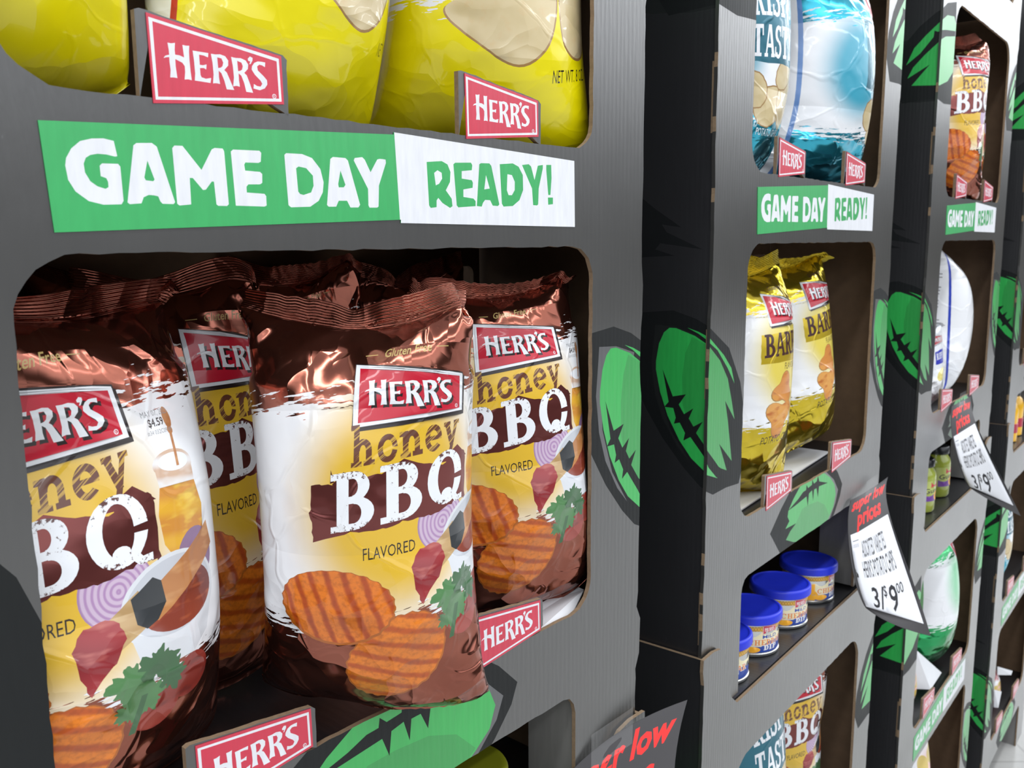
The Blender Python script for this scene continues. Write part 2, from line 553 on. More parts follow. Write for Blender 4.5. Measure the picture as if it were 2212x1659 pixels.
def sim_bag(seed, nu=80, nv=54, steps=150, press=6.0, dent=1.0, comp=0.9, sm_=0.02, keep=0.3, top=0.87):
    C, H = BC, BH
    rng = np.random.default_rng(seed)
    hx = C / nu; hy = H / (nv - 1)
    s = np.arange(nu) * hx; t = np.linspace(0, H, nv)
    fr = s < C / 2
    x = np.where(fr, -C / 4 + s, C / 4 - (s - C / 2)); sd = np.where(fr, -1., 1.)
    P = np.zeros((nv, nu, 3))
    P[..., 0] = x[None]; P[..., 2] = t[:, None]
    P[..., 1] = sd[None] * np.sin(np.pi * t / H)[:, None] * np.sqrt(np.clip(1 - (2 * x / (C / 2)) ** 2, 0, 1))[None] * .35
    P += rng.normal(0, .012, P.shape)
    V = np.zeros_like(P)
    par = (-np.arange(nu)) % nu
    seal = [0, 1, nv - 4, nv - 3, nv - 2, nv - 1]
    F = np.zeros_like(P)
    for k in range(26):
        i0 = rng.uniform(0, nu); j0 = rng.choice([rng.uniform(2, 12), rng.uniform(nv - 14, nv - 3), rng.uniform(5, nv - 5)])
        di = (np.arange(nu) - i0 + nu / 2) % nu - nu / 2; dj = np.arange(nv) - j0
        g = np.exp(-(di[None] ** 2 + dj[:, None] ** 2) / (2 * rng.uniform(1.3, 3.0) ** 2))
        F += g[..., None] * rng.normal(0, 1, 3) * np.array([.3, 1.3, .3]) * 16 * dent
    dt = .03
    def solve(A, B, L, k):
        d = B - A; l = np.sqrt((d * d).sum(-1, keepdims=True)) + 1e-9
        return d * ((l - L) / l) * np.where(l > L, 1.0, comp) * .5 * k
    ld = math.hypot(hx, hy)
    ev = np.arange(0, nu, 2); od = np.arange(1, nu, 2)
    zt = top * H
    for st in range(steps):
        n = np.cross(np.roll(P, -1, 1) - np.roll(P, 1, 1), np.gradient(P, axis=0))
        n /= np.linalg.norm(n, axis=-1, keepdims=True) + 1e-9
        V = np.clip((V + (n * press * min(1, st / 40) + F * max(keep, 1 - st / 90)) * dt) * .9, -2, 2)
        Q = P + V * dt
        for it in range(8):
            for I in (ev, od):
                J = (I + 1) % nu
                c = solve(Q[:, I], Q[:, J], hx, 1); Q[:, I] += c; Q[:, J] -= c
            for o in (0, 1):
                B = Q[o + 1:nv:2]; A = Q[o:nv - 1:2][:len(B)]
                c = solve(A, B, hy, 1); A += c; B -= c
            for I in (ev, od):
                J = (I + 1) % nu
                for o in (0, 1):
                    a = np.arange(o, nv - 1, 2)
                    c = solve(Q[a][:, I], Q[a + 1][:, J], ld, .35); Q[np.ix_(a, I)] += c; Q[np.ix_(a + 1, J)] -= c
                    c = solve(Q[a][:, J], Q[a + 1][:, I], ld, .35); Q[np.ix_(a, J)] += c; Q[np.ix_(a + 1, I)] -= c
            Q[seal] = (Q[seal] + Q[seal][:, par]) * .5
        Q[nv - 4:, :, 2] -= .3 * (Q[nv - 4:, :, 2].mean() - zt); Q[:2, :, 2] -= .3 * Q[:2, :, 2].mean()
        Q[nv - 4:, :, 1] -= .3 * Q[nv - 4:, :, 1].mean(); Q[:2, :, 1] -= .3 * Q[:2, :, 1].mean(); Q[..., 0] -= Q[..., 0].mean()
        tw = (Q[-1, :nu // 2, 2] * np.linspace(-1, 1, nu // 2)).mean(); Q[nv - 4:, :, 2] -= .6 * tw * Q[nv - 4:, :, 0]
        if st % 2 == 0:
            Q = Q + ((np.roll(Q, 1, 1) + np.roll(Q, -1, 1)) * .5 - Q) * sm_
            Q[1:-1] += ((Q[2:] + Q[:-2]) * .5 - Q[1:-1]) * sm_
        V = (Q - P) / dt; P = Q
    # narrow the flared ends and tuck the bottom corners up
    wd = np.ptp(P[..., 0], axis=1); P[..., 0] *= (np.clip(np.where(t > .8 * H, 1.93, 2.02) / wd, .7, 1.05) ** .95)[:, None]
    P[..., 2] += .40 * np.clip(np.abs(P[..., 0]), 0, 1.1) ** 2.2 * np.exp(-t / .55)[:, None]
    # one half of the sealed band stands a hair behind the other
    sep = np.where(fr, -1., 1.) * 0.004
    P[..., 1] += sep[None]
    P[..., 2] -= P[..., 2].min(); P[..., 2] *= 4.42 / P[..., 2].max()
    return P


_sims, _arts = {}, {}


def cubic(G, fi, fj):
    """bicubic (Catmull-Rom) sample of a grid, periodic along its second axis"""
    nv, nu, _ = G.shape
    j = np.clip(np.floor(fj).astype(int), 0, nv - 2); i = np.floor(fi).astype(int)
    tj = (fj - j)[:, None]; ti = (fi - i)[:, None]
    def w(t): return (-.5 * t + t * t - .5 * t ** 3, 1 - 2.5 * t * t + 1.5 * t ** 3, .5 * t + 2 * t * t - 1.5 * t ** 3, -.5 * t * t + .5 * t ** 3)
    wi, wj = w(ti), w(tj)
    out = 0
    for a in range(4):
        jj = np.clip(j + a - 1, 0, nv - 1)
        row = 0
        for b in range(4): row = row + wi[b] * G[jj, (i + b - 1) % nu]
        out = out + wj[a] * row
    return out


def bag(art, d, u, w, z, yaw, label, group=None, seed=1, ac=0.35, lu=0.083, sx=1.0, sy=1.0, sz=1.0, lean=0.0, roll=0.0, cat='chip bag', bs=0.0):
    """one chip bag standing on its foot at (u, w, z) of display d; yaw turns its right side out into the aisle (degrees)"""
    if seed not in _sims: _sims[seed] = sim_bag(seed)
    G = _sims[seed]; nv, nu, _ = G.shape
    P, T, mi, mats = _arts[art]
    s = (P[:, 0] - ac + BC / 4) % BC
    fi = s / (BC / nu); fj = np.clip((P[:, 1] - B0 + bs * np.sin(np.pi * (P[:, 1] - B0) / BH)) / (BH / (nv - 1)), 0, nv - 1)
    X = cubic(G, fi, fj)
    du = np.roll(G, -1, 1) - np.roll(G, 1, 1); dv = np.gradient(G, axis=0)
    Nn = cubic(np.cross(du, dv), fi, fj)
    k = np.array([sx, sy, sz]) * lu * S
    X = X * k; Nn = Nn / k; Nn /= np.linalg.norm(Nn, axis=1, keepdims=True) + 1e-12
    sealz = B0 + BH - 3.3 * BH / (nv - 1)
    top = P[T].mean(1)[:, 1] > sealz
    M = at(d, u, w, z) @ Matrix.Rotation(math.radians(-yaw), 4, 'Z') @ Matrix.Rotation(math.radians(roll), 4, 'Y') @ Matrix.Rotation(math.radians(lean), 4, 'X')
    o = link('chip_bag', mesh_from('chip_bag', X, T[~top], mi[~top], mats, P, True, Nn), M=M)
    link('top_seal', mesh_from('top_seal', X, T[top], mi[top], mats, P, True, Nn), o)
    tag(o, label, cat, group)
    return o


def bag_art(name, layers, mats, step=0.055):
    A0 = -2.1
    xs = np.arange(A0 + step / 2, A0 + BC - step / 3, step); ys = np.arange(B0 + step / 2, B0 + BH - step / 3, step)
    gx, gy = np.meshgrid(xs, ys); gx[::2] += step / 4; gx[1::2] -= step / 4
    n1 = int(BC / step); n2 = int(BH / step)
    dom = [[(x, B0) for x in np.linspace(A0, A0 + BC, n1)[:-1]] + [(A0 + BC, y) for y in np.linspace(B0, B0 + BH, n2)[:-1]]
           + [(x, B0 + BH) for x in np.linspace(A0 + BC, A0, n1)[:-1]] + [(A0, y) for y in np.linspace(B0 + BH, B0, n2)[:-1]]]
    P, T, mi = cdt(dom, layers, np.stack([gx.ravel(), gy.ravel()], 1))
    _arts[name] = (P, T, mi, mats)

# traced outlines (1e-4 units / 1e-3 logo widths)
BAN_W=[
[(-2056,526),(-2071,615),(-2133,625),(-2203,619),(-2273,599),(-2327,553),(-2361,497),(-2369,455),(-2359,372),(-2322,307),(-2249,254),(-2163,235),(-2051,240),(-2037,261),(-2042,466),(-2055,481),(-2153,478),(-2168,463),(-2166,403),(-2133,392),(-2124,371),(-2124,340),(-2143,329),(-2190,342),(-2231,370),(-2258,420),(-2262,470),(-2247,505),(-2219,523),(-2175,533),(-2122,532),(-2070,523)],
[(-2013,253),(-1950,598),(-1930,613),(-1831,621),(-1799,601),(-1700,262),(-1711,250),(-1785,250),(-1799,264),(-1811,295),(-1840,301),(-1873,302),(-1907,287),(-1924,249),(-2000,242)],
[(-1867,512),(-1828,398),(-1838,387),(-1886,391),(-1894,408)],
[(-1686,253),(-1696,599),(-1680,616),(-1625,618),(-1501,474),(-1419,610),(-1397,621),(-1338,621),(-1328,603),(-1315,259),(-1329,247),(-1394,247),(-1407,256),(-1416,403),(-1432,403),(-1478,349),(-1499,346),(-1567,420),(-1588,419),(-1589,251),(-1671,242)],
[(-1262,251),(-1278,606),(-1261,620),(-1057,626),(-1043,613),(-1050,553),(-1068,544),(-1171,541),(-1181,526),(-1176,487),(-1060,484),(-1043,470),(-1046,411),(-1065,400),(-1157,396),(-1172,380),(-1172,341),(-1033,337),(-1020,322),(-1020,257),(-1038,250)],
[(-855,611),(-840,624),(-705,627),(-619,604),(-549,531),(-524,436),(-535,364),(-575,302),(-652,258),(-818,250),(-839,265)],
[(-761,525),(-739,538),(-674,530),(-618,480),(-615,408),(-639,360),(-706,340),(-735,345),(-751,362)],
[(-501,274),(-455,608),(-431,624),(-315,623),(-292,606),(-189,283),(-206,263),(-283,261),(-313,310),(-392,308),(-417,264),(-486,262)],
[(-366,529),(-323,427),(-340,408),(-387,406),(-391,430)],
[(-227,629),(-154,640),(-130,623),(-76,532),(-6,631),(20,638),(79,636),(82,611),(4,435),(-6,275),(-20,266),(-96,264),(-107,279),(-106,405),(-236,610)],
]
BAN_G=[
[(518,644),(690,661),(757,638),(791,578),(783,495),(732,425),(800,358),(808,296),(778,281),(690,320),(643,360),(623,339),(621,284),(554,276),(536,296)],
[(601,561),(639,584),(687,566),(692,519),(656,476),(617,461)],
[(827,642),(847,657),(1041,669),(1057,649),(1050,606),(926,592),(925,530),(1048,522),(1062,501),(1057,458),(943,440),(942,377),(1066,367),(1093,346),(1092,303),(878,288),(859,304)],
[(1107,304),(1145,661),(1166,672),(1274,676),(1299,656),(1400,326),(1382,311),(1312,313),(1279,359),(1214,360),(1186,334),(1170,301)],
[(1229,573),(1275,460),(1205,450)],
[(1410,677),(1586,694),(1667,669),(1725,598),(1728,463),(1676,371),(1582,316),(1456,308),(1434,334)],
[(1512,595),(1574,590),(1612,533),(1611,459),(1572,412),(1526,411),(1503,454)],
[(1714,687),(1809,700),(1844,680),(1892,561),(1941,693),(2015,705),(2015,674),(1953,487),(1945,341),(1928,329),(1871,331),(1855,483)],
[(2065,708),(2140,712),(2145,588),(2128,432),(2095,431),(2065,662)],
[(2090,407),(2166,409),(2166,347),(2094,340)],
]
LOGO={
'b0': [(-4,547),(999,420),(1005,88),(7,-8)],
'b1': [(10,522),(977,400),(985,105),(24,16)],
'b2': [(35,500),(958,380),(965,123),(42,36)],
'H': [(130,383),(154,382),(182,389),(177,348),(178,315),(209,315),(241,306),(237,353),(234,384),(259,383),(282,386),(278,345),(278,291),(281,224),(286,168),(260,171),(235,166),(242,215),(242,251),(226,271),(177,288),(177,242),(184,169),(159,170),(134,167),(140,214),(136,263),(136,294),(118,291),(96,283),(109,299),(137,309),(136,338)],
'E': [(305,359),(419,359),(415,331),(384,339),(350,340),(351,275),(375,275),(401,284),(397,251),(379,258),(351,254),(352,211),(359,196),(390,190),(430,200),(423,167),(308,169),(314,215),(311,296)],
'R': [(438,358),(470,358),(507,364),(545,357),(567,332),(565,299),(533,265),(551,251),(568,215),(602,142),(544,140),(529,196),(510,241),(490,256),(489,210),(495,169),(468,171),(442,167),(450,224),(447,302)],
'Rh': [(484,341),(516,339),(528,313),(521,289),(507,277),(487,272)],
'R2': [(591,359),(627,357),(666,361),(704,351),(723,326),(718,296),(688,266),(707,252),(724,211),(751,140),(697,141),(684,197),(664,244),(643,258),(643,211),(648,169),(621,172),(595,165),(605,225),(601,299)],
'R2h': [(637,340),(670,332),(679,310),(672,286),(658,276),(640,272)],
'ap': [(722,366),(740,383),(760,376),(759,359),(743,333),(731,329),(741,349),(724,352)],
'S': [(862,359),(858,327),(835,336),(812,338),(794,323),(798,297),(842,265),(870,239),(871,210),(849,181),(807,164),(756,170),(761,201),(786,190),(815,189),(830,210),(817,230),(773,265),(749,296),(753,320),(772,344),(801,358),(830,360)],
}

# ------------------------------------------------------------------ materials
def sr(r, g, b):
    f = lambda c: (c / 255 / 12.92) if c <= 10 else (((c / 255) + .055) / 1.055) ** 2.4
    return (f(r), f(g), f(b))


def card(name, color, rough=0.42, spec=0.5, scuff=0.0, varnish=0.0):
    """printed corrugated board: faint flutes, fibres and pale scuffs"""
    N = NT(name)
    a, b = N.uv()
    v = N.vec(a, b)
    fl = N.math('SINE', N.math('MULTIPLY', a, 900.0))
    n = N.noise(N.vec(N.math('MULTIPLY', a, 160.0), N.math('MULTIPLY', b, 25.0)), 1.0, 4.0)
    h = N.math('ADD', N.math('MULTIPLY', fl, 0.10), n)
    c = N.mix(n, tuple(x * 0.85 for x in color), tuple(x * 1.15 for x in color))
    if scuff:
        sp = N.ramp(N.noise(N.vec(N.math('MULTIPLY', a, 60.0), N.math('MULTIPLY', b, 30.0)), 2.0, 4.0, 0.6), 0.70, 0.80, 0, scuff)
        c = N.mix(sp, c, (0.35, 0.36, 0.36))
    nr = N.n('ShaderNodeBump', {'Strength': 0.35, 'Distance': 0.0006, 'Height': h}).outputs[0]
    rg = N.ramp(N.noise(v, 6.0, 3.0), 0.3, 0.7, rough * 0.9, rough * 1.12)
    N.bsdf(c, rg, 0, varnish, 0.30, normal=nr, spec=spec, Coat_IOR=1.75)
    return N.m


M_card = card('dark_printed_card', (0.031, 0.030, 0.028), 0.32, 1.0, 0.25, .75)
M_side = card('black_printed_card', (0.014, 0.014, 0.016), 0.45, 0.4, 0.12, 0.4)
M_blk = card('black_print', (0.006, 0.007, 0.008), 0.5, 0.3)
M_dark = card('charcoal_print', (0.011, 0.0125, 0.013), 0.5, 0.3, 0, .0)
M_grey = card('grey_print', (0.085, 0.085, 0.09), 0.4, 0.5, 0, .6)
M_grn = card('green_print', sr(40, 172, 76), 0.45, 0.5, 0, .6)
M_grn2 = card('deep_green_print', sr(36, 150, 66), 0.45, 0.5, 0, .6)
M_ban = card('banner_green_print', sr(48, 170, 92), 0.45, .5, 0, .5)
M_wht = card('white_print', (0.78, 0.79, 0.83), 0.45)
M_red = card('brand_red_print', sr(204, 34, 66), 0.42, .5, 0, .5)
M_kraft = plain('kraft_board', (0.15, 0.092, 0.052), 0.8, noise=0.25, scale=60)
M_edge = plain('kraft_cut_edge', (0.22, 0.15, 0.09), 0.85, noise=0.35, scale=300)
M_shelf = card('black_shelf_card', (0.022, 0.022, 0.024), 0.30, 0.5)
M_flap = card('grey_inner_card', (0.20, 0.195, 0.19), 0.4, 0.6)
M_liner = plain('white_paper_board', (0.72, 0.73, 0.76), 0.6, noise=0.04)


def L4(l): return [(x * 1e-4, y * 1e-4) for x, y in l]


def L3(k, ox=0.0, oy=0.0, s=1.0, sh=0.0): return [(ox + x * 1e-3 * s, oy + y * 1e-3 * s + sh * x * 1e-3 * s) for x, y in LOGO[k]]


def logo_letters(ox, oy, s, sh=0.0, dx=0.0, dy=0.0):
    q = lambda k: L3(k, ox + dx, oy + dy, s, sh)
    return [(q('H'),), (q('E'),), (q('R'), q('Rh')), (q('R2'), q('R2h')), (q('ap'),), (q('S'),)]


def logo_layers(ox, oy, s, red, white, black=None, sh=0.0, reg=True):
    """the red pennant-shaped brand mark; material slots red, white, black"""
    out = []
    q = lambda k: L3(k, ox, oy, s, sh)
    if black is not None:
        b = q('b0')
        out.append((black, [[(x + .014 * s + (.0 if i in (0, 3) else .012 * s), y - .028 * s + (.01 * s if i < 2 else -.006 * s)) for i, (x, y) in enumerate(b)],
                            [(x - (.008 * s if i in (0, 3) else -.012 * s), y + (.012 * s if i < 2 else -.012 * s)) for i, (x, y) in enumerate(b)]], 'un'))
        out.append((white, [b], 'eo'))
        cx, cy = sum(p[0] for p in b) / 4, sum(p[1] for p in b) / 4
        out.append((red, [[(cx + (x - cx) * .925, cy + (y - cy) * .86) for x, y in b]], 'eo'))
        for g in logo_letters(ox, oy, s, sh, .016 * s, -.02 * s): out.append((black, list(g), 'eo'))
        for g in logo_letters(ox, oy, s, sh, -.004 * s, .004 * s):
            out.append((white, list(g), 'eo'))
    else:
        out.append((red, [q('b0')], 'eo')); out.append((white, [q('b1'), q('b2')], 'eo'))
        for g in logo_letters(ox, oy, s, sh): out.append((white, list(g), 'eo'))
    if reg:
        x, y = ox + .925 * s, oy + .135 * s + sh * .925 * s
        out.append((white, [ell(x, y, .017 * s, .017 * s, 14), ell(x, y, .012 * s, .012 * s, 14)], 'eo'))
        out.append((white, text('R', x - .006 * s, y - .008 * s, .016 * s), 'eo'))
    return out


def blob(cx, cy, r, n=60, seed=0, jag=.28, squash=1.0):
    rng = random.Random(seed)
    ph = [rng.uniform(0, 6.28) for _ in range(5)]
    out = []
    for i in range(n):
        t = 2 * math.pi * i / n
        k = 1 + jag * (math.sin(5 * t + ph[0]) * .6 + math.sin(11 * t + ph[1]) * .45 + math.sin(17 * t + ph[2]) * .35 + math.sin(2 * t + ph[3]) * .5)
        out.append((cx + r * k * math.cos(t), cy + r * k * math.sin(t) * squash))
    return out


def torn(pts, seed=0, amp=.02, n=7):
    rng = random.Random(seed); out = []
    for i in range(len(pts)):
        (x0, y0), (x1, y1) = pts[i], pts[(i + 1) % len(pts)]
        for k in range(n):
            f = k / n
            out.append((x0 + (x1 - x0) * f + rng.uniform(-amp, amp), y0 + (y1 - y0) * f + rng.uniform(-amp, amp)))
    return out


WHITE = (0.84, 0.86, 0.90)
I_red = ink('logo_red_ink', sr(196, 20, 48))
I_white = ink('white_ink', WHITE)
I_black = ink('dark_ink', (0.018, 0.010, 0.010))
I_grey = ink('grey_ink', (0.25, 0.26, 0.28))
I_brown = ink('brown_foil_ink', (0.20, 0.05, 0.045), 0.2, 0.3, metal=0.75)
I_hatch = ink('scribbled_brown_ink', (0.13, 0.04, 0.02), hatch=(0.55, 0.33, 0.06))
I_bbq = ink('worn_white_ink', WHITE, grunge=((0.10, 0.03, 0.025), -0.88, -0.34, 0.13))
I_gold = ink('gold_script_ink', (0.55, 0.40, 0.14))
I_chip1 = ridged_chip('orange_ridged_chip', sr(226, 122, 34), sr(176, 72, 20), 0.28, 46.0)
I_chip2 = ridged_chip('orange_ridged_chip_two', sr(228, 126, 32), sr(186, 82, 22), 1.25, 44.0)
I_rim = ink('toasted_rim', sr(176, 96, 30))
I_onion = rings('purple_onion_rings', 0.77, -0.88, 0.26, (0.60, 0.46, 0.60), (0.42, 0.25, 0.45), 7)
I_bowl = ink('white_bowl', (0.70, 0.72, 0.76))
I_bowl2 = ink('bowl_inside', (0.55, 0.57, 0.62))
I_sauce = amber('barbecue_sauce', (0.16, 0.022, 0.012), (0.24, 0.04, 0.02), (0.42, 0.10, 0.04), 9.0)
I_wood = amber('brush_handle', (0.50, 0.21, 0.07), (0.42, 0.16, 0.05), (0.60, 0.30, 0.12), 7.0)
I_bristle = amber('brush_bristles', (0.52, 0.34, 0.16), (0.44, 0.27, 0.11), (0.62, 0.45, 0.24), 40.0)
I_ferr = ink('brush_ferrule', (0.03, 0.034, 0.038))
I_dip = amber('sauce_tip', (0.26, 0.02, 0.025), (0.34, 0.035, 0.04), (0.5, 0.14, 0.12), 14.0)
I_honey = amber('honey_jar', (0.62, 0.26, 0.04), (0.75, 0.40, 0.03), (0.85, 0.58, 0.08), 26.0)
I_glass = amber('jar_rim', (0.62, 0.42, 0.30), (0.80, 0.78, 0.78), (0.75, 0.66, 0.60), 42.0)
I_leaf = ink('parsley', (0.045, 0.13, 0.05))
I_leaf2 = ink('parsley_light', (0.085, 0.22, 0.08))
I_tom = amber('tomato', (0.26, 0.03, 0.02), (0.32, 0.05, 0.035), (0.18, 0.025, 0.02), 5.0)


# ------------------------------------------------------------------ honey barbecue bag
def strokes(seed, x0, x1, y, n, h, L=.16):
    rng = random.Random(seed); out = []
    for k in range(n):
        x = rng.uniform(x0, x1); yy = y + rng.uniform(-h, h) + .1 * (x - x0); l = rng.uniform(.3, 1) * L; t = rng.uniform(.006, .014)
        out.append([(x, yy), (x + l * .5, yy + .05 * l + t), (x + l, yy + .16 * l), (x + l * .5, yy + .05 * l - t)])
    return out


def honey_layers():
    Ly = []
    def sh(n, dx, dy):
        for q in range(n, len(Ly)): Ly[q] = (Ly[q][0], [[(x + dx, y + dy) for x, y in l] for l in Ly[q][1]], Ly[q][2])
    # slots: 0 film 1 red 2 white 3 black 4 brown 5 hatch 6 bbq white 7 gold 8 chip 9 chip 10 rim 11 onion 12 bowl 13 bowl in 14 sauce 15 wood 16 bristle 17 ferrule 18 sauce tip
    # 19 honey 20 glass 21 leaf 22 leaf2 23 tomato 24 grey
    n0 = len(Ly)
    Ly.append((20, [ell(1.32, .02, .20, .10, 26), [(1.13, .02), (1.51, .02), (1.50, -.12), (1.14, -.12)]], 'un'))
    Ly.append((2, [ell(1.32, .035, .155, .062, 24)], 'un'))
    Ly.append((19, [[(1.14, -.12), (1.50, -.12), (1.55, -.3), (1.52, -.52), (1.43, -.66), (1.22, -.66), (1.12, -.5), (1.10, -.3)]], 'eo'))
    Ly.append((15, [[(1.335, .0), (1.365, .0), (1.385, .27), (1.36, .28)], ell(1.375, .33, .04, .075, 16), ell(1.37, .245, .028, .03, 10)], 'un'))
    sh(n0, .0, -.16)
    Ly.append((11, [ell(.77, -.88, .24, .27, 34)], 'eo'))
    Ly.append((23, [ell(1.02, -1.84, .22, .19, 24), ell(1.34, -1.72, .2, .18, 24)], 'un'))
    Ly.append((11, [ell(1.42, -.80, .2, .2, 24)], 'eo'))
    # bowl
    n0 = len(Ly)
    Ly.append((12, [ell(1.12, -1.2, .42, .34, 40, .12), [(.72, -1.22), (1.54, -1.12), (1.45, -1.55), (1.3, -1.68), (1.0, -1.68), (.82, -1.55)]], 'un'))
    Ly.append((13, [ell(1.12, -1.17, .38, .28, 36, .12)], 'eo'))
    Ly.append((14, [ell(1.17, -1.21, .33, .22, 34, .12)], 'eo'))
    sh(n0, .06, .14)
    # chips
    Ly.append((10, [ell(.33, -2.06, .50, .38, 90, .75, .015, 23)], 'eo'))
    Ly.append((9, [ell(.33, -2.055, .485, .365, 90, .75, .012, 23)], 'eo'))
    Ly.append((10, [ell(-.16, -1.52, .50, .345, 90, -.10, .013, 25)], 'eo'))
    Ly.append((8, [ell(-.16, -1.51, .485, .33, 90, -.10, .012, 25)], 'eo'))
    Ly.append((2, strokes(3, .50, 1.0, -1.62, 26, .1), 'un'))
    # brush
    n0 = len(Ly)
    Ly.append((15, [[(.83, -1.20), (.99, -1.02), (1.52, -.72), (1.58, -.90), (1.06, -1.24), (.95, -1.30)]], 'eo'))
    Ly.append((16, [[(.56, -1.24), (.82, -1.04), (.92, -1.28), (.62, -1.47)]], 'eo'))
    Ly.append((17, [[(.77, -1.09), (.93, -.98), (.99, -1.02), (1.02, -1.18), (.95, -1.29), (.87, -1.33), (.80, -1.28)]], 'eo'))
    Ly.append((18, [torn([(.41, -1.34), (.47, -1.21), (.58, -1.17), (.68, -1.22), (.72, -1.34), (.66, -1.50), (.56, -1.60), (.50, -1.71), (.45, -1.56)], 4, .012, 3)], 'eo'))
    sh(n0, .07, .13)
    # parsley
    for k, (x, y, r) in enumerate(((.84, -1.58, .15), (1.02, -1.50, .13), (.93, -1.74, .13), (1.14, -1.62, .12), (.80, -1.80, .08))):
        Ly.append((21 if k % 2 else 22, [blob(x, y, r, 64, k)], 'eo'))
    Ly.append((21, [bar(.84, -2.0, .92, -1.7, .05)], 'un'))
    # brand, words
    Ly += logo_layers(0, 0, 1.0, 1, 2, 3)
    Ly.append((5, word('honey', .0, -.33, .34, .97, .13), 'un'))
    box = [(-.33, -.47), (-.12, -.45), (.05, -.40), (.3, -.40), (.55, -.33), (.8, -.37), (.95, -.28), (1.08, -.30), (1.08, -.74), (.95, -.72), (.7, -.80), (.45, -.80), (.2, -.86), (.0, -.86), (-.31, -.94), (-.34, -.7)]
    Ly.append((4, [torn(box, 5, .013, 6), torn([(-.16, -.47), (-.06, -.36), (.04, -.43)], 2, .01, 4), [(-.165, -.45), (-.16, -.34), (-.13, -.44)], [(.2, -.42), (.42, -.28), (.6, -.35)],
                     [(.7, -.36), (.95, -.22), (1.1, -.34)]], 'un'))
    Ly.append((6, word('BBQ', -.16, -.86, .48, 1.2, .13, .06), 'un'))
    Ly.append((3, text('FLAVORED', .09, -1.10, .105, .42, .06), 'eo'))
    Ly.append((7, text('Gluten Free', .26, .60, .085, .46, .05, .3, .012), 'eo'))
    Ly.append((7, [rect(.08, .63, .2, .638), rect(.78, .66, .9, .668)], 'un'))
    Ly.append((24, text('MAY 07, 2023', 1.14, .185, .04, .26, .05), 'eo'))
    Ly.append((3, text('$4.59', 1.18, .12, .05, .15, .05, 0, .02), 'eo'))
    Ly.append((24, text('#34 032C09:49', 1.15, .065, .03, .24, .05), 'eo'))
    # back strip lettering
    for i in range(16):
        Ly.append((24, [rect(-2.05, .4 - i * .08, -1.30 - (i * 37 % 5) * .04, .43 - i * .08)], 'un'))
    Ly.append((3, text('Nutrition Facts', -2.05, .52, .07, .5), 'eo'))
    return Ly


F_honey = film('honey_barbecue_film', (0.22, 0.064, 0.044), (0.74, 0.46, 0.03), g=(.38, -.62, 1.05, 1.35), top=.28, bot=-1.66, tilt=.08, foil2=(0.44, 0.16, 0.11), metal=.95)
bag_art('honey', honey_layers(), [F_honey, I_red, I_white, I_black, I_brown, I_hatch, I_bbq, I_gold, I_chip1, I_chip2, I_rim, I_onion, I_bowl, I_bowl2, I_sauce, I_wood, I_bristle,
                                  I_ferr, I_dip, I_honey, I_glass, I_leaf, I_leaf2, I_tom, I_grey])


# ------------------------------------------------------------------ other flavours
def pale_chip(name):
    N = NT(name)
    a, b = N.uv()
    n = N.noise(N.vec(a, b), 2.6, 3.0)
    c = N.mix(N.ramp(n, .35, .65), (0.58, 0.46, 0.24), (0.64, 0.52, 0.30))
    c = N.mix(N.ramp(N.noise(N.vec(a, b), 9.0, 4.0), .55, .75, 0, .5), c, (0.62, 0.42, 0.20))
    N.bsdf(c, .33, 0, .5, normal=crinkle(N, a, b, 1.0, False))
    return N.m


I_pale = pale_chip('pale_potato_chip')
I_palerim = ink('chip_skin_edge', (0.34, 0.19, 0.06))
I_amberchip = amber('seasoned_chip', (0.62, 0.24, 0.05), (0.70, 0.34, 0.09), (0.48, 0.14, 0.03), 6.0)


def shared(strip=True):
    """lettering and badge of the back strip every flavour has; slots 1 red 2 white 3 black 4 grey"""
    Ly = []
    if strip:
        rng = random.Random(2)
        for i in range(17):
            Ly.append((4, [rect(-2.06, .30 - i * .083, -1.42 + rng.uniform(-.12, .06), .325 - i * .083)], 'un'))
        Ly.append((4, text('Herr', -1.85, -1.22, .08, .22, 0, .3), 'eo'))
        Ly.append((1, [torn(rect(-1.78, -1.92, -1.42, -1.48), 3, .01, 6)], 'eo'))
        Ly.append((2, [rect(-1.74, -1.62, -1.46, -1.54)], 'un'))
        Ly.append((2, text('Family', -1.72, -1.75, .07, .24) + text('Foods', -1.72, -1.86, .07, .24), 'eo'))
    return Ly


fan = lambda cx, cy, r, a0, a1, n=22: [(cx, cy)] + [(cx + r * (1 + .03 * math.sin(i * 1.7)) * math.cos(math.radians(a0 + (a1 - a0) * i / n)), cy + r * (1 + .03 * math.sin(i * 1.7)) * math.sin(math.radians(a0 + (a1 - a0) * i / n))) for i in range(n + 1)]
def _cy(L):
    L = [(x, y - .28) for x, y in L]
    for k in range(2):
        L = [p for i in range(len(L)) for p in ((L[i][0] * .75 + L[(i + 1) % len(L)][0] * .25, L[i][1] * .75 + L[(i + 1) % len(L)][1] * .25), (L[i][0] * .25 + L[(i + 1) % len(L)][0] * .75, L[i][1] * .25 + L[(i + 1) % len(L)][1] * .75))]
    return L

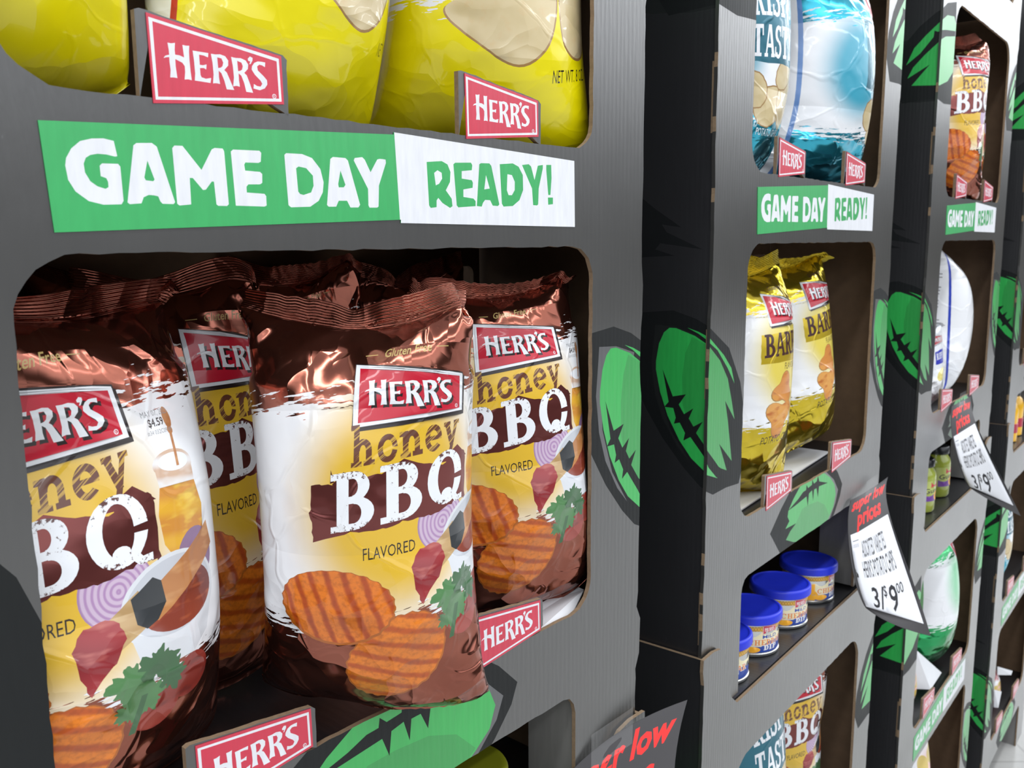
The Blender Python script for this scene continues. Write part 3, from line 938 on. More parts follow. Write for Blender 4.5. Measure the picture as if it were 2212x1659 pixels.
chipA = _cy([(-.42, -.98), (-.38, -.90), (.0, -.70), (.30, -.55), (.62, -.5), (.66, -.9), (.58, -1.22), (.36, -1.42), (.16, -1.40), (-.08, -1.24), (-.30, -1.10)])
chipB = _cy([(.62, -.5), (1.15, -.45), (1.24, -.8), (1.2, -1.15), (1.05, -1.32), (.86, -1.30), (.70, -1.1)])
F_yellow = film('yellow_chip_film', (0.90, 0.78, 0.0), (0.90, 0.78, 0.0), g=(.4, -.2, .01, .01), top=3.0, bot=-.98, tilt=.2, metal=0.0, border=sr(190, 20, 40), foil2=(0.84, 0.72, 0.0), crink=.3)
Y = shared(False)
Y += [(1, [rect(-2.1, -2.8, -1.9, 1.5)], 'un'),
      (6, [chipA, chipB], 'un'), (5, [[(.10 + (x - .10) * .97, -1.23 + (y + 1.23) * .97 + .012) for x, y in chipA], [(.95 + (x - .95) * .96, -1.18 + (y + 1.18) * .96 + .012) for x, y in chipB]], 'un'),
      (3, text('NET WT. 8 OZ.', .64, -1.84, .14, .48, .06), 'eo')]
Y += logo_layers(0, 0, 1.0, 1, 2, 3)
bag_art('yellow', Y, [F_yellow, I_red, I_white, I_black, I_grey, I_pale, I_palerim], .075)

F_blue = film('blue_chip_film', (0.04, 0.40, 0.58), (0.05, 0.36, 0.50), g=(-.35, -.45, .78, .95), top=.30, bot=-1.42, tilt=.07, border=(0.12, 0.26, 0.58), foil2=(0.06, 0.52, 0.66), metal=.8)
I_teal = ink('teal_box_ink', (0.015, 0.14, 0.20), .25, .4, metal=.4)
Bl = shared()
for x, y, rx, ry, ro in ((.42, -1.3, .36, .30, .5), (.86, -1.18, .28, .44, .2), (.06, -1.1, .26, .28, .9), (.75, -.80, .3, .2, .6)):
    Bl += [(6, [ell(x, y, rx, ry, 40, ro, .02, 9)], 'un'), (5, [ell(x, y, rx - .02, ry - .02, 40, ro, .02, 9)], 'un')]
Bl += logo_layers(0.05, 0.30, .95, 1, 2, 3)
Bl += [(7, [torn([(-.26, .22), (1.2, .30), (1.2, -.68), (-.26, -.74)], 8, .012, 8)], 'eo'),
       (2, word("CRISP'N", -.2, -.19, .38, 1.34, .06, .03), 'un'), (2, word('TASTY', .02, -.66, .38, 1.0, .06, .03), 'un'),
       (2, text('POTATO CHIPS', .2, -1.76, .12, .72, .05), 'eo'), (2, text('(227g)', -.1, -1.62, .1, .3, .05), 'eo'),
       (2, [ell(-.1, -1.36, .05, .05, 16), ell(-.1, -1.36, .035, .035, 16)], 'eo'), (2, text('U', -.118, -1.38, .05), 'eo'),
       (2, text('Gluten Free', .26, .90, .075, .42, .05, .3, .012), 'eo')]
bag_art('blue', Bl, [F_blue, I_red, I_white, I_black, I_grey, I_pale, I_palerim, I_teal], .075)

F_gold = film('gold_barbeque_film', (0.62, 0.45, 0.02), (0.74, 0.60, 0.10), g=(.5, -.45, 1.0, 1.15), top=.28, bot=-1.55, tilt=.06, border=(0.5, 0.3, 0.03), foil2=(0.78, 0.62, 0.06), metal=.9)
I_goldbox = ink('gold_box_ink', (0.72, 0.52, 0.03), .25, .4, metal=.6)
I_brn = ink('dark_brown_ink', (0.05, 0.012, 0.012))
tri = lambda cx, cy, r, rot: [(cx + r * (.78 + .22 * math.cos(3 * t)) * math.cos(t + rot), cy + r * (.78 + .22 * math.cos(3 * t)) * math.sin(t + rot)) for t in np.linspace(0, 2 * math.pi, 36)[:-1]]
Go = shared()
Go += [(12, [ell(1.25, -.62, .3, .22, 26)], 'eo'), (13, [ell(1.22, -.60, .2, .12, 22)], 'eo'),
       (6, [tri(.32, -.98, .30, 1.4)], 'un'), (5, [tri(.32, -.975, .285, 1.4)], 'un'), (6, [tri(.30, -1.42, .36, .5), tri(.85, -1.2, .3, 2.0)], 'un'), (5, [tri(.30, -1.415, .345, .5), tri(.85, -1.195, .285, 2.0)], 'un')]
Go += logo_layers(0, .02, 1.0, 1, 2, 3)
Go += [(7, [torn([(-.18, -.12), (1.2, -.02), (1.2, -.52), (-.18, -.56)], 6, .008, 8)], 'eo'), (8, word('BARBEQ', -.12, -.47, .36, 1.28, .07, .02), 'un'),
       (8, text('FLAVORED', .3, -.66, .1, .42, .05), 'eo'), (3, text('POTATO CHIPS', .0, -1.86, .13, .72, .05), 'eo'), (3, text('NET WT.', .80, -1.80, .08, .24, .05), 'eo'),
       (8, text('Gluten Free', .26, .62, .085, .46, .05, .3, .012), 'eo')]
bag_art('gold', Go, [F_gold, I_red, I_white, I_black, I_grey, I_amberchip, I_palerim, I_goldbox, I_brn, I_brn, I_brn, I_brn, I_bowl, I_dip], .075)

F_ripple = film('white_ripple_film', (0.80, 0.82, 0.86), (0.82, 0.84, 0.88), g=(.4, -.5, .9, .9), top=.5, bot=-1.9, metal=0.0, border=(0.02, 0.05, 0.45))
I_blue = ink('royal_blue_ink', (0.03, 0.04, 0.45))
Ri = shared() + logo_layers(0.1, .1, .9, 1, 2, 3)
Ri += [(5, [torn([(.12, -.2), (1.2, -.1), (1.2, -.85), (.12, -.8)], 4, .015, 8)], 'eo'), (2, word('RIPPLES', .2, -.6, .3, .95, .05), 'un'),
       (6, [ell(.6, -1.35, .42, .3, 40, .3)], 'eo')]
bag_art('white', Ri, [F_ripple, I_red, I_white, I_black, I_grey, I_blue, ink('pale_yellow_chip', (0.72, 0.62, 0.18))], .09)

F_green = film('green_onion_film', (0.02, 0.28, 0.08), (0.22, 0.62, 0.34), g=(.15, -.4, .95, 1.0), top=.36, bot=-1.30, tilt=.05, border=(0.10, 0.32, 0.10), foil2=(0.03, 0.42, 0.14), metal=.8)
Gr = shared() + logo_layers(0.15, .2, .9, 1, 2, 3)
Gr += [(5, [torn([(.1, -.1), (1.2, 0), (1.2, -.6), (.1, -.62)], 4, .015, 8)], 'eo'), (2, word('ONION', .2, -.5, .32, .85, .05), 'un'),
       (6, [ell(.55, -1.05, .36, .34, 40, .3)], 'eo')]
bag_art('green', Gr, [F_green, I_red, I_white, I_black, I_grey, ink('deep_green_ink', (0.01, 0.13, 0.05)), ink('golden_chip', (0.60, 0.42, 0.12))], .09)

F_red = film('red_chip_film', (0.55, 0.02, 0.03), (0.85, 0.45, 0.42), g=(.4, -.9, 1.3, 1.0), top=.30, bot=-1.9, tilt=.05, border=(0.4, 0.02, 0.03), metal=.7)
Re = shared() + logo_layers(0, .02, 1.0, 1, 2, 3)
for x, y in ((-.3, -.5), (.2, -.35), (.75, -.55), (.0, -.95), (.5, -.9), (1.0, -1.0), (-.4, -1.3), (.2, -1.45), (.7, -1.4), (-.8, -.8), (1.35, -.6), (-.1, -1.8), (.5, -1.85)):
    Re.append((5, [ell(x, y, .27, .23, 24, x)], 'eo'))
bag_art('red', Re, [F_red, I_red, I_white, I_black, I_grey, ink('golden_yellow_chip', (0.62, 0.46, 0.10))], .09)

# ------------------------------------------------------------------ the cardboard displays
SHL = -0.379; SHR = 0.376
rj = random.Random(11)


def rough_edge(u, z0, z1, step=.018, amp=.0016):
    """a perforated, torn vertical edge"""
    out = []; n = max(2, int(abs(z1 - z0) / step)); off = 0
    for i in range(n + 1):
        z = z0 + (z1 - z0) * i / n
        if rj.random() < .18: off = rj.choice([0, 0, .0045, -.003])
        out.append((u + off * (1 if u > 0 else .4) + rj.uniform(-amp, amp) * .5, z + (rj.uniform(-.004, .004) if 0 < i < n else 0)))
    return out


def rr(x0, z0, x1, z1, rbl, rbr, rtr, rtl, n=7):
    """rounded rectangle, counter-clockwise from its bottom left"""
    out = []
    for cx, cz, r, a in ((x0 + rbl, z0 + rbl, rbl, 180), (x1 - rbr, z0 + rbr, rbr, 270), (x1 - rtr, z1 - rtr, rtr, 0), (x0 + rtl, z1 - rtl, rtl, 90)):
        for i in range(n + 1):
            t = math.radians(a + 90 * i / n); out.append((cx + r * math.cos(t), cz + r * math.sin(t)))
    return out


def fray(l, amp=.0007, step=.012):
    out = []
    for i in range(len(l)):
        (x0, y0), (x1, y1) = l[i], l[(i + 1) % len(l)]
        n = max(1, int(math.hypot(x1 - x0, y1 - y0) / step))
        for k in range(n):
            f = k / n
            out.append((x0 + (x1 - x0) * f + rj.uniform(-amp, amp), y0 + (y1 - y0) * f + rj.uniform(-amp, amp)))
    return out


# football that wraps round each vertical edge: x = distance past the edge, seen from outside
FB_out = [(-.14, -.12), (-.1, -.095), (-.055, -.0905), (-.022, -.1), (.0, -.111), (.056, -.141), (.095, -.192), (.109, -.231), (.112, -.275), (.112, -.31), (.10, -.335), (.06, -.332), (.02, -.333), (-.01, -.32), (-.035, -.298), (-.067, -.262), (-.092, -.226), (-.125, -.17)]
FB_in = [(-.081, -.11), (-.05, -.112), (-.015, -.122), (-.02, -.14), (-.076, -.155), (-.074, -.2), (-.055, -.25), (-.025, -.29), (-.045, -.270), (-.068, -.235), (-.08, -.202), (-.086, -.162)]
FB_grn = [(-.079, -.158), (-.075, -.135), (-.068, -.12), (-.06, -.1135), (-.05, -.1135), (-.023, -.122), (.0, -.135), (.03, -.155), (.055, -.182), (.068, -.211), (.08, -.241), (.049, -.211), (.059, -.239), (.075, -.298), (.035, -.267), (.06, -.308), (.043, -.302),
          (.02, -.29), (.032, -.313), (.0, -.302), (-.024, -.284), (-.042, -.262), (-.06, -.231), (-.072, -.2), (-.079, -.17)]
FB_half = [(-.027, -.1235), (.0, -.135), (.03, -.155), (.055, -.182), (.068, -.211), (.08, -.241), (.049, -.211), (.059, -.239), (.075, -.298), (.035, -.267), (.06, -.308), (.043, -.302), (.0, -.27), (-.03, -.235), (-.039, -.212), (-.04, -.175), (-.036, -.145)]
FB_st = [(-.069, -.169), (-.053, -.204), (-.034, -.1995), (-.044, -.214), (-.036, -.226), (-.023, -.217), (-.029, -.231), (-.022, -.241), (-.009, -.233), (-.018, -.249), (-.003, -.267), (.022, -.287), (.045, -.306), (.03, -.312), (.005, -.293), (-.004, -.281), (-.026, -.2555),
         (-.036, -.2615), (-.034, -.251), (-.042, -.238), (-.0505, -.2405), (-.048, -.232), (-.052, -.2195), (-.0655, -.2195), (-.059, -.212)]
FB_sl = [(-.034, -.112), (-.018, -.1165), (.0, -.124), (.041, -.149), (.065, -.169), (.076, -.191), (.054, -.168), (.022, -.141), (.0, -.13), (-.018, -.119)]
FT_out = [(-.071, .395), (-.045, .425), (-.015, .448), (.03, .47), (.1, .485), (.115, .28), (.05, .275), (-.012, .28), (-.07, .277), (-.1, .32), (-.09, .36)]
FT_g = [[(-.066, .353), (-.052, .385), (-.031, .407), (-.004, .431), (.034, .447), (.088, .454), (.12, .43), (.03, .418), (-.008, .411), (-.015, .414), (-.016, .402), (-.04, .373), (-.052, .364)],
        [(-.062, .326), (-.052, .347), (-.03, .37), (-.002, .394), (.03, .405), (.12, .42), (.115, .351), (.067, .322), (.005, .306), (-.053, .311), (-.02, .349)]]
SPK = [(-.16, .03), (-.12, .066), (-.084, .04), (-.046, .016), (-.074, .02), (-.067, .01), (-.015, -.012), (-.076, -.004), (-.083, -.012), (-.055, -.02), (-.098, -.022), (-.16, -.03)]
SPK2 = [(-.15, .30), (-.096, .283), (-.07, .28), (-.04, .276), (.0, .276), (.0, .40), (-.04, .41), (-.15, .38)]
# football lying along the lip
BG_out = [(-.16, -.44), (-.12, -.41), (-.06, -.375), (.0, -.36), (.06, -.365), (.1, -.381), (.134, -.405), (.161, -.432), (.152, -.452), (.128, -.477), (.1, -.5), (-.1, -.5)]
BG_in = [(.05, -.384), (.074, -.392), (.115, -.414), (.14, -.438), (.13, -.459), (.104, -.482), (.09, -.485)]
BG_grn = [(-.09, -.421), (-.071, -.406), (-.036, -.387), (-.003, -.381), (.032, -.384), (.06, -.390), (.095, -.406), (.12, -.424), (.1285, -.443), (.12, -.464), (.1, -.478), (.08, -.4895), (.033, -.495), (-.024, -.489), (-.063, -.479), (-.095, -.467), (-.078, -.457), (-.055, -.45), (-.099, -.448), (-.084, -.439), (-.092, -.430)]
BG_lo = [(-.055, -.45), (-.03, -.432), (.0, -.432), (.04, -.436), (.075, -.45), (.1, -.475), (.08, -.4895), (.033, -.495), (-.024, -.489), (-.063, -.479), (-.095, -.467), (-.078, -.457)]
BG_st = [(-.092, -.4205), (-.05, -.411), (-.03, -.404), (-.017, -.4035), (-.0155, -.395), (-.008, -.402), (.009, -.4005), (.0095, -.391), (.018, -.4005), (.031, -.399), (.0355, -.3905), (.043, -.402), (.085, -.4135), (.043, -.4105), (.0395, -.4285), (.031, -.411), (.02, -.411), (.0175, -.4305), (.011, -.41), (-.003, -.4125), (-.006, -.434), (-.0135, -.415), (-.06, -.419)]


def corner_layers(x0, sgn):
    """footballs at a vertical edge of a sheet; x0 = where that edge stands on the sheet"""
    q = lambda l: [[(x0 + x, z) for x, z in l]]
    return [(1, q(FB_out), 'eo'), (2, q(FB_in), 'eo'), (3, q(FB_grn), 'eo'), (4, q(FB_half), 'eo'), (1, q(FB_st), 'eo'), (3, q(FB_sl), 'eo'),
            (1, q(FT_out), 'eo'), (3, q(FT_g[0]) + q(FT_g[1]), 'un')]


def make_module():
    root = empty('cardboard_display', Matrix())
    fr_mats = [M_card, M_dark, M_grey, M_grn, M_grn2]
    zt = .585
    outl = ([(SHL, -.655)] + rough_edge(SHL, -.64, .675)[:] + [(SHL, .692), (-.35, .693), (-.328, .689), (-.315, .678), (-.305, .652), (-.29, .602), (-.27, zt)]
            + [(.268, zt), (.287, .602), (.302, .652), (.312, .678), (.325, .689), (.347, .693), (SHR, .692)] + rough_edge(SHR, .675, -.64) + [(SHR, -.655), (.2565, -.655)]
            + [(.2565, -.505), (.2535, -.494), (.246, -.485), (.235, -.482)] + fray([(.2, -.482), (-.2, -.482)], .0006)[:34][:17] + [(-.235, -.482), (-.247, -.485), (-.2545, -.494), (-.2575, -.505), (-.2575, -.655)])
    holeA = fray(rr(-.2725, .0895, .2815, .487, .04, .03, .05, .05))
    holeB = fray(rr(-.2725, -.392, .2825, -.0055, .034, .034, .034, .04))
    lay = corner_layers(SHL, 1) + corner_layers(SHR, -1)
    lay += [(1, [BG_out], 'eo'), (2, [BG_in], 'eo'), (3, [BG_grn], 'eo'), (4, [BG_lo], 'eo'), (1, [BG_st], 'eo')]
    fp = plate('front_panel', [outl, holeA, holeB], lay, fr_mats, .0048, back=M_kraft, rim=M_edge, dark=lambda p, q: abs(p[0]) > .37 and abs(q[0]) > .37 and (p[1] < .67 and q[1] < .67) and rj.random() < .82)
    link('front_panel', fp, root)
    # side panels: printed outside, bare board inside
    for nm, dom_x, rot, u in (('side_panel', (-.5, -.003), -90, SHL + .003), ('side_panel', (.003, .5), 90, SHR - .003)):
        left = rot < 0
        d = [rect(dom_x[0], -.655, dom_x[1], .69)]
        ly = corner_layers(0, 1)
        if left:
            ly = [(1, [SPK], 'eo'), (2, [SPK2], 'eo')] + ly
            ly += [(5, [rect(-.0085, .13, -.003, .215), rect(-.0075, -.203, -.003, -.113), rect(-.0075, -.54, -.003, -.465), rect(-.0045, .02, -.003, .06), rect(-.0045, -.06, -.003, -.03), rect(-.0045, -.28, -.003, -.24), rect(-.0045, -.40, -.003, -.36)], 'un')]
        sp = plate(nm, d, ly, [M_side, M_blk, M_blk if not left else M_dark, M_grn, M_grn2, M_edge], .0048, back=M_kraft, rim=M_edge, dark=lambda p, q: abs(p[0] - q[0]) < .001)
        link(nm, sp, root, Matrix.Translation((u * S, 0, 0)) @ Matrix.Rotation(math.radians(rot), 4, 'Z'))
    # shelves, divider
    for z, m in ((.074, M_side), (-.405, M_side)):
        link('tray_floor', box_mesh('tray_floor', -.367, .364, .008, .49, z - .007, z, M_kraft, m), root)
    link('top_shelf', box_mesh('top_shelf', -.367, .364, .0075, .49, zt - .008, zt, M_shelf), root)
    dv = plate('divider', [rect(-.366, -.404, .363, .56), rr(.28, -.066, .352, -.030, .01, .01, .01, .01)], [], [M_kraft], .006, back=M_kraft, rim=M_edge)
    link('divider', dv, root, Matrix.Translation((0, .235 * S, 0)))
    dv = plate('divider', [rect(-.366, -.654, .363, -.413)], [], [M_shelf], .006, back=M_kraft, rim=M_edge)
    link('divider', dv, root, Matrix.Translation((0, .235 * S, 0)))
    for x in (.2600,): link('inner_flap', box_mesh('inner_flap', x, x + .003, .006, .07, -.655, -.413, M_flap), root)
    # slogan strip
    dom = [[(-.2461, .0069), (.0224, .0176), (.0222, .0150), (.2513, .0135), (.25, .0770), (.0172, .0850), (.0173, .0833), (-.25, .0697)]]
    wl = [[(.0173, .09), (.26, .09), (.26, 0.0), (.0223, 0.0)]]
    ly = [(1, wl, 'eo'), (1, [L4(l) for l in BAN_W], 'eo'), (0, [L4(l) for l in BAN_G], 'eo')]
    link('slogan_banner', plate('slogan_banner', dom, ly, [M_ban, M_wht], .0006, back=M_card, rim=M_ban), root, Matrix.Translation((0, -.0007 * S, 0)))
    # brand tabs standing up from both lips
    for x, z, base, nt in ((-.1808, .0871, .0895, 0), (.0983, .0871, .0895, 0), (-.1806, -.3982, -.392, 1), (.1000, -.3982, -.392, 1)):
        s = .0965
        o = [(x - .0075, base - .001), (x - .0075, z + .0538), (x - .0045, z + .0548), (x + s + .0015, z + .0415), (x + s + .0045, z + .0385), (x + s + .0045, base - .001)]
        o = [(x - .0075, base - .001)] + fray([(x - .0075, z + .0535), (x - .0045, z + .0548), (x + s + .0015, z + .0415), (x + s + .0045, z + .0385), (x + s + .0045, base - .001)], .0004, .006)[:-1][:60]
        if nt: o = [(px, py) for px, py in o if py >= base - .0011]
        tb = plate('brand_tab', [o], [(2, [o], 'eo')] , [M_red, M_wht, M_card], .0048, back=M_kraft, rim=M_edge)
        t = link('brand_tab', tb, root, Matrix.Translation((0, 0, 0)))
        q = L3('b0', x, z, s)
        lg = plate('brand_mark', [q], logo_layers(x, z, s, 0, 1), [M_red, M_wht], .0006, back=M_red, rim=M_red)
        link('brand_mark', lg, t, Matrix.Translation((0, -.0007 * S, 0)))
    return root


mod = make_module()
first = True
upl = ['nearest cardboard display front, with yellow chip bags above brown honey barbecue bags',
       'second cardboard display along the row, blue bags in its top tray and gold ones below',
       'third cardboard display along the row, brown barbecue bags above a white bag',
       'farthest cardboard display at the right edge, dark football side showing']
lol = ['base carton under the nearest display, behind the big cut-off price sign',
       'base carton whose black top carries four blue-lidded dip cans',
       'base carton whose top carries green dip jars, beside the smaller price sign',
       'base carton at the right edge standing on the pale floor, half empty']
for d in range(4):
    for lower in (0, 1):
        o = mod if first else copy_tree(mod)
        first = False
        o.matrix_world = at(d, 0, -.0072 * lower, -1.246 * lower) @ (Matrix.Scale(1.02, 4, (1, 0, 0)) if lower else Matrix())
        tag(o, (lol if lower else upl)[d], 'display stand', 'stacked cardboard displays')

# ------------------------------------------------------------------ floor
N = NT('pale_store_floor')
tc = N.n('ShaderNodeTexCoord').outputs['Object']
f = N.noise(tc, 30.0, 5.0)
bk = N.n('ShaderNodeTexBrick', {'Vector': tc, 'Scale': 1.0, 'Mortar Size': .004, 'Brick Width': .305, 'Row Height': .305}, offset=0.0)
c = N.mix(f, (0.46, 0.455, 0.44), (0.54, 0.535, 0.52))
c = N.mix(bk.outputs['Fac'], c, (0.40, 0.395, 0.38))
N.bsdf(c, .22, 0, .2)
me = bpy.data.meshes.new('floor'); me.from_pydata([(-8, -8, 0), (12, -8, 0), (12, 12, 0), (-8, 12, 0)], [], [(0, 1, 2, 3)]); me.materials.append(N.m)
tag(link('floor', me), kind='structure')

# ------------------------------------------------------------------ chip bags
gh, gy, gb, gg = 'honey barbecue bags in the nearest display', 'yellow bags in the nearest display', 'blue bags in the second display', 'gold bags in the second display'
FA, FB_, FL = .076, -.403, -1.170
# nearest display, lower opening
bag('honey', 0, -.006, .012, FB_ + .010, 25, 'large honey barbecue bag in front, centre of the opening, bulging over the green football lip', gh, seed=2, ac=-.02, lu=.083, sx=1.02, sy=.92, sz=.98, roll=-1.5)
bag('honey', 0, -.205, .060, FB_, 6, 'honey barbecue bag at the left edge of the opening, honey jar and date stamp showing', gh, seed=5, ac=1.10, lu=.088, sx=1.08, sy=.78, sz=.97, roll=-4, lean=-4, bs=-.27)
bag('honey', 0, .219, .070, FB_, 34, 'honey barbecue bag in the right corner of the opening, behind the large front one', gh, seed=3, ac=.42, lu=.086, sx=1.06, sy=.78, sz=.98)
bag('honey', 0, -.108, .170, FB_, 24, 'shaded honey barbecue bag behind, between the left bag and the large front bag', gh, seed=4, ac=-.28, lu=.086, sx=1.1, sy=.55, sz=1.04, lean=-3)
bag('honey', 0, -.265, .190, FB_, 10, 'dark honey barbecue bag deep in the upper left corner, only its crimped top showing', gh, seed=7, ac=.3, lu=.083, sx=.75, sy=.35, sz=1.07)
bag('honey', 0, .070, .192, FB_, 20, 'shadowed honey barbecue bag deep behind the crimped top of the large front bag', gh, seed=6, ac=.3, lu=.083, sx=.80, sy=.35, sz=1.07)
bag('honey', 0, .235, .192, FB_, 15, 'honey barbecue bag deep at the right, crimped corner sticking up below the opening edge', gh, seed=8, ac=.3, lu=.083, sx=.8, sy=.35, sz=1.06, roll=-5)
bag('white', 0, .26, .335, FB_, 200, 'white bag glimpsed through the slot in the back board of the nearest display', seed=8, ac=.3, lu=.083, sx=.9, sy=.6, sz=1.06)
# nearest display, top tray
bag('yellow', 0, -.258, .092, FA, 8, 'yellow chip bag at the left end of the top tray', gy, seed=3, ac=.2, lu=.092, sx=1.06, sy=.9)
bag('yellow', 0, -.016, .092, FA, 14, 'middle yellow chip bag in the top tray, behind the larger brand tab', gy, seed=5, ac=.05, lu=.088, sx=1.12, sy=.9, bs=-.4)
bag('yellow', 0, .222, .094, FA, 6, 'yellow chip bag at the right end of the top tray, net weight showing', gy, seed=2, ac=.08, lu=.094, sx=1.12, sy=.9, bs=-.4)
bag('yellow', 0, .105, .195, FA, 5, 'yellow and white chip bag at the back, in the gap between two yellow bags', gy, seed=5, ac=-1.3, lu=.087, sy=.35)
# second display
bag('blue', 1, -.180, .080, FA, 8, 'blue chip bag at the left of the tray, large white lettering down its side', gb, seed=4, ac=.58, lu=.088, sx=1.0, sy=.95, bs=-.5)
bag('blue', 1, .15, .116, FA, -16, 'blue and white chip bag on the right, turned so its back lettering shows', gb, seed=2, ac=-.30, lu=.092, sx=1.12, sy=1.45, bs=-.5)
bag('gold', 1, -.120, .088, FB_, 14, 'gold barbeque bag standing in front, nearest the left brand tab', gg, seed=7, ac=.0, lu=.088, sx=1.05, sy=1.12)
bag('gold', 1, .14, .104, FB_, 16, 'gold barbeque bag behind, close to the brown inner side', gg, seed=6, ac=.0, lu=.086, sx=1.05, sy=1.12)
bag('gold', 1, -.268, .095, FB_, 70, 'gold barbeque bag mostly hidden behind the left edge of the opening', gg, seed=3, ac=.9, lu=.080, sx=.62, sy=.7, sz=.92)
bag('blue', 1, -.07, .088, FL, 4, 'blue chip bag low in the base carton under the dip cans', seed=6, ac=.35, lu=.094, sx=1.05, sy=1.1, sz=1.2, roll=3)
bag('honey', 1, .215, .112, FL, 24, 'honey barbecue bag low in the base carton under the dip cans', seed=8, ac=.15, lu=.094, sx=.92, sy=.8, sz=.99, roll=-3)
# third display
bag('honey', 2, -.02, .09, FA, 16, 'honey barbecue bag in the top tray of the third display, in front', 'barbecue bags in the third display', seed=2, ac=.1, lu=.092, sx=1.05, sy=1.1)
bag('honey', 2, .20, .095, FA, 16, 'honey barbecue bag in the top tray of the third display, half hidden behind its twin', 'barbecue bags in the third display', seed=3, ac=.4, lu=.088, sx=.95, sy=.9)
bag('white', 2, .05, .11, FB_, -20, 'white chip bag with a thin blue line standing in the third display', 'white bags in the third display', seed=4, ac=-.15, lu=.092, sx=1.1, sy=1.3)
bag('white', 2, -.150, .040, FB_, 10, 'white chip bag slumped low in the left corner of the third display', 'white bags in the third display', seed=6, ac=.2, lu=.062, sx=.9, sy=.5, sz=.75)
bag('green', 2, .10, .11, FL, -16, 'green and white chip bag low in the third display beside the price sign', seed=2, ac=-.35, lu=.094, sx=1.08, sy=1.3)
bag('red', 2, -.14, .055, FL, 0, 'red foil bag low behind the left tab of the third base carton', 'red bags in the third base carton', seed=3, ac=.4, lu=.050, sx=1.1, sy=.8, sz=.62)
bag('red', 2, -.01, .09, FL - .479, 6, 'red bag printed with golden chips under the lowest slogan strip', 'red bags in the third base carton', seed=5, ac=.3, lu=.090, sx=1.05, sy=1.1, sz=1.14)
# farthest display
bag('blue', 3, -.14, .085, FL, 8, 'blue chip bag at the right picture edge in the farthest base carton', seed=4, ac=.35, lu=.090, sx=1.0, sy=1.0)
bag('red', 3, .03, .055, FL - .479, 0, 'small red bag low in the farthest base carton beside white inserts', seed=3, ac=.4, lu=.050, sx=1.1, sy=.8, sz=.62)

# ------------------------------------------------------------------ dip cans
P_cream = plain('can_label_cream', sr(232, 222, 184), .35, coat=.3)
P_blue = plain('can_label_blue', sr(36, 70, 160), .35, coat=.3)
P_org = plain('can_label_orange', sr(224, 140, 70), .35, coat=.3)
P_white = plain('label_white', (.82, .83, .85), .35, coat=.3)
P_red = plain('label_red', sr(200, 30, 60), .35, coat=.3)
P_lat = plain('can_lattice_gold', sr(222, 178, 70), .35, coat=.3)
P_lat2 = plain('can_lattice_brown', sr(170, 110, 40), .35, coat=.3)
P_chs = plain('cheese_yellow', sr(246, 176, 48), .35, coat=.3)
P_blk = plain('label_black', (.02, .02, .022), .35, coat=.3)
P_steel = plain('tinned_steel', (.62, .63, .62), .25, metal=1.0)
P_lid = plain('blue_plastic_lid', sr(34, 52, 208), .38)


def can_layers():
    Ly = [(5, [rect(0, .70, 6.284, 1.0)], 'eo')]
    for i in range(63):
        x = i * .1
        Ly.append((6, [bar(x, .72, x + .1, .87, .018), bar(x + .1, .72, x, .87, .018)], 'un'))
    Ly.append((6, [rect(0, .695, 6.284, .71), rect(0, .875, 6.284, .89)], 'un'))
    Ly.append((1, [rect(0, 0, 2.15, .2)], 'eo'))
    Ly.append((1, [[(2.15, 0), (6.284, 0), (6.284, .2), (4.6, .2), (3.8, .36), (3.2, .36), (2.9, .2), (2.15, .2)]], 'eo'))
    Ly.append((7, [[(1.75, .0), (2.35, .0), (2.5, .26), (2.3, .38), (1.75, .28)], rect(2.05, .3, 2.35, .62)], 'un'))
    Ly.append((8, [rect(1.85, .3, 2.08, .52), ell(1.96, .6, .1, .12, 14)], 'un'))
    Ly.append((7, [ell(2.6, .1, .28, .1, 20)], 'eo'))
    Ly += logo_layers(2.95, .60, .58, 4, 3, None, 0, False)
    Ly.append((1, text('MILD', 2.95, .47, .11, .62, 0, 0, .02), 'eo'))
    Ly.append((3, word('CHEDDAR', 2.42, .23, .22, 1.55), 'un'))
    Ly.append((2, word('CHEDDAR', 2.44, .245, .19, 1.5), 'un'))
    Ly.append((3, word('DIP', 3.0, .07, .17, .6), 'un'))
    return Ly


def slabD():
    return [rect(.1, 0, .31, 1), rect(0, 0, .3, .12), rect(0, .88, .3, 1), arc(.3, .5, .38, .5, -90, 90, .2, .12)], .72


_slab0 = slab
def slab(ch):
    if ch == 'D': return slabD()
    if ch == 'H': return [rect(.1, 0, .3, 1), rect(.52, 0, .72, 1), rect(.3, .44, .52, .56), rect(0, 0, .4, .11), rect(0, .89, .4, 1), rect(.42, 0, .82, .11), rect(.42, .89, .82, 1)], .84
    if ch == 'L': return [rect(.1, 0, .31, 1), rect(0, 0, .62, .12), rect(0, .88, .4, 1), rect(.52, 0, .62, .32)], .66
    if ch == 'O': return _slab0('Q')[0][:1], .84
    return _slab0(ch)


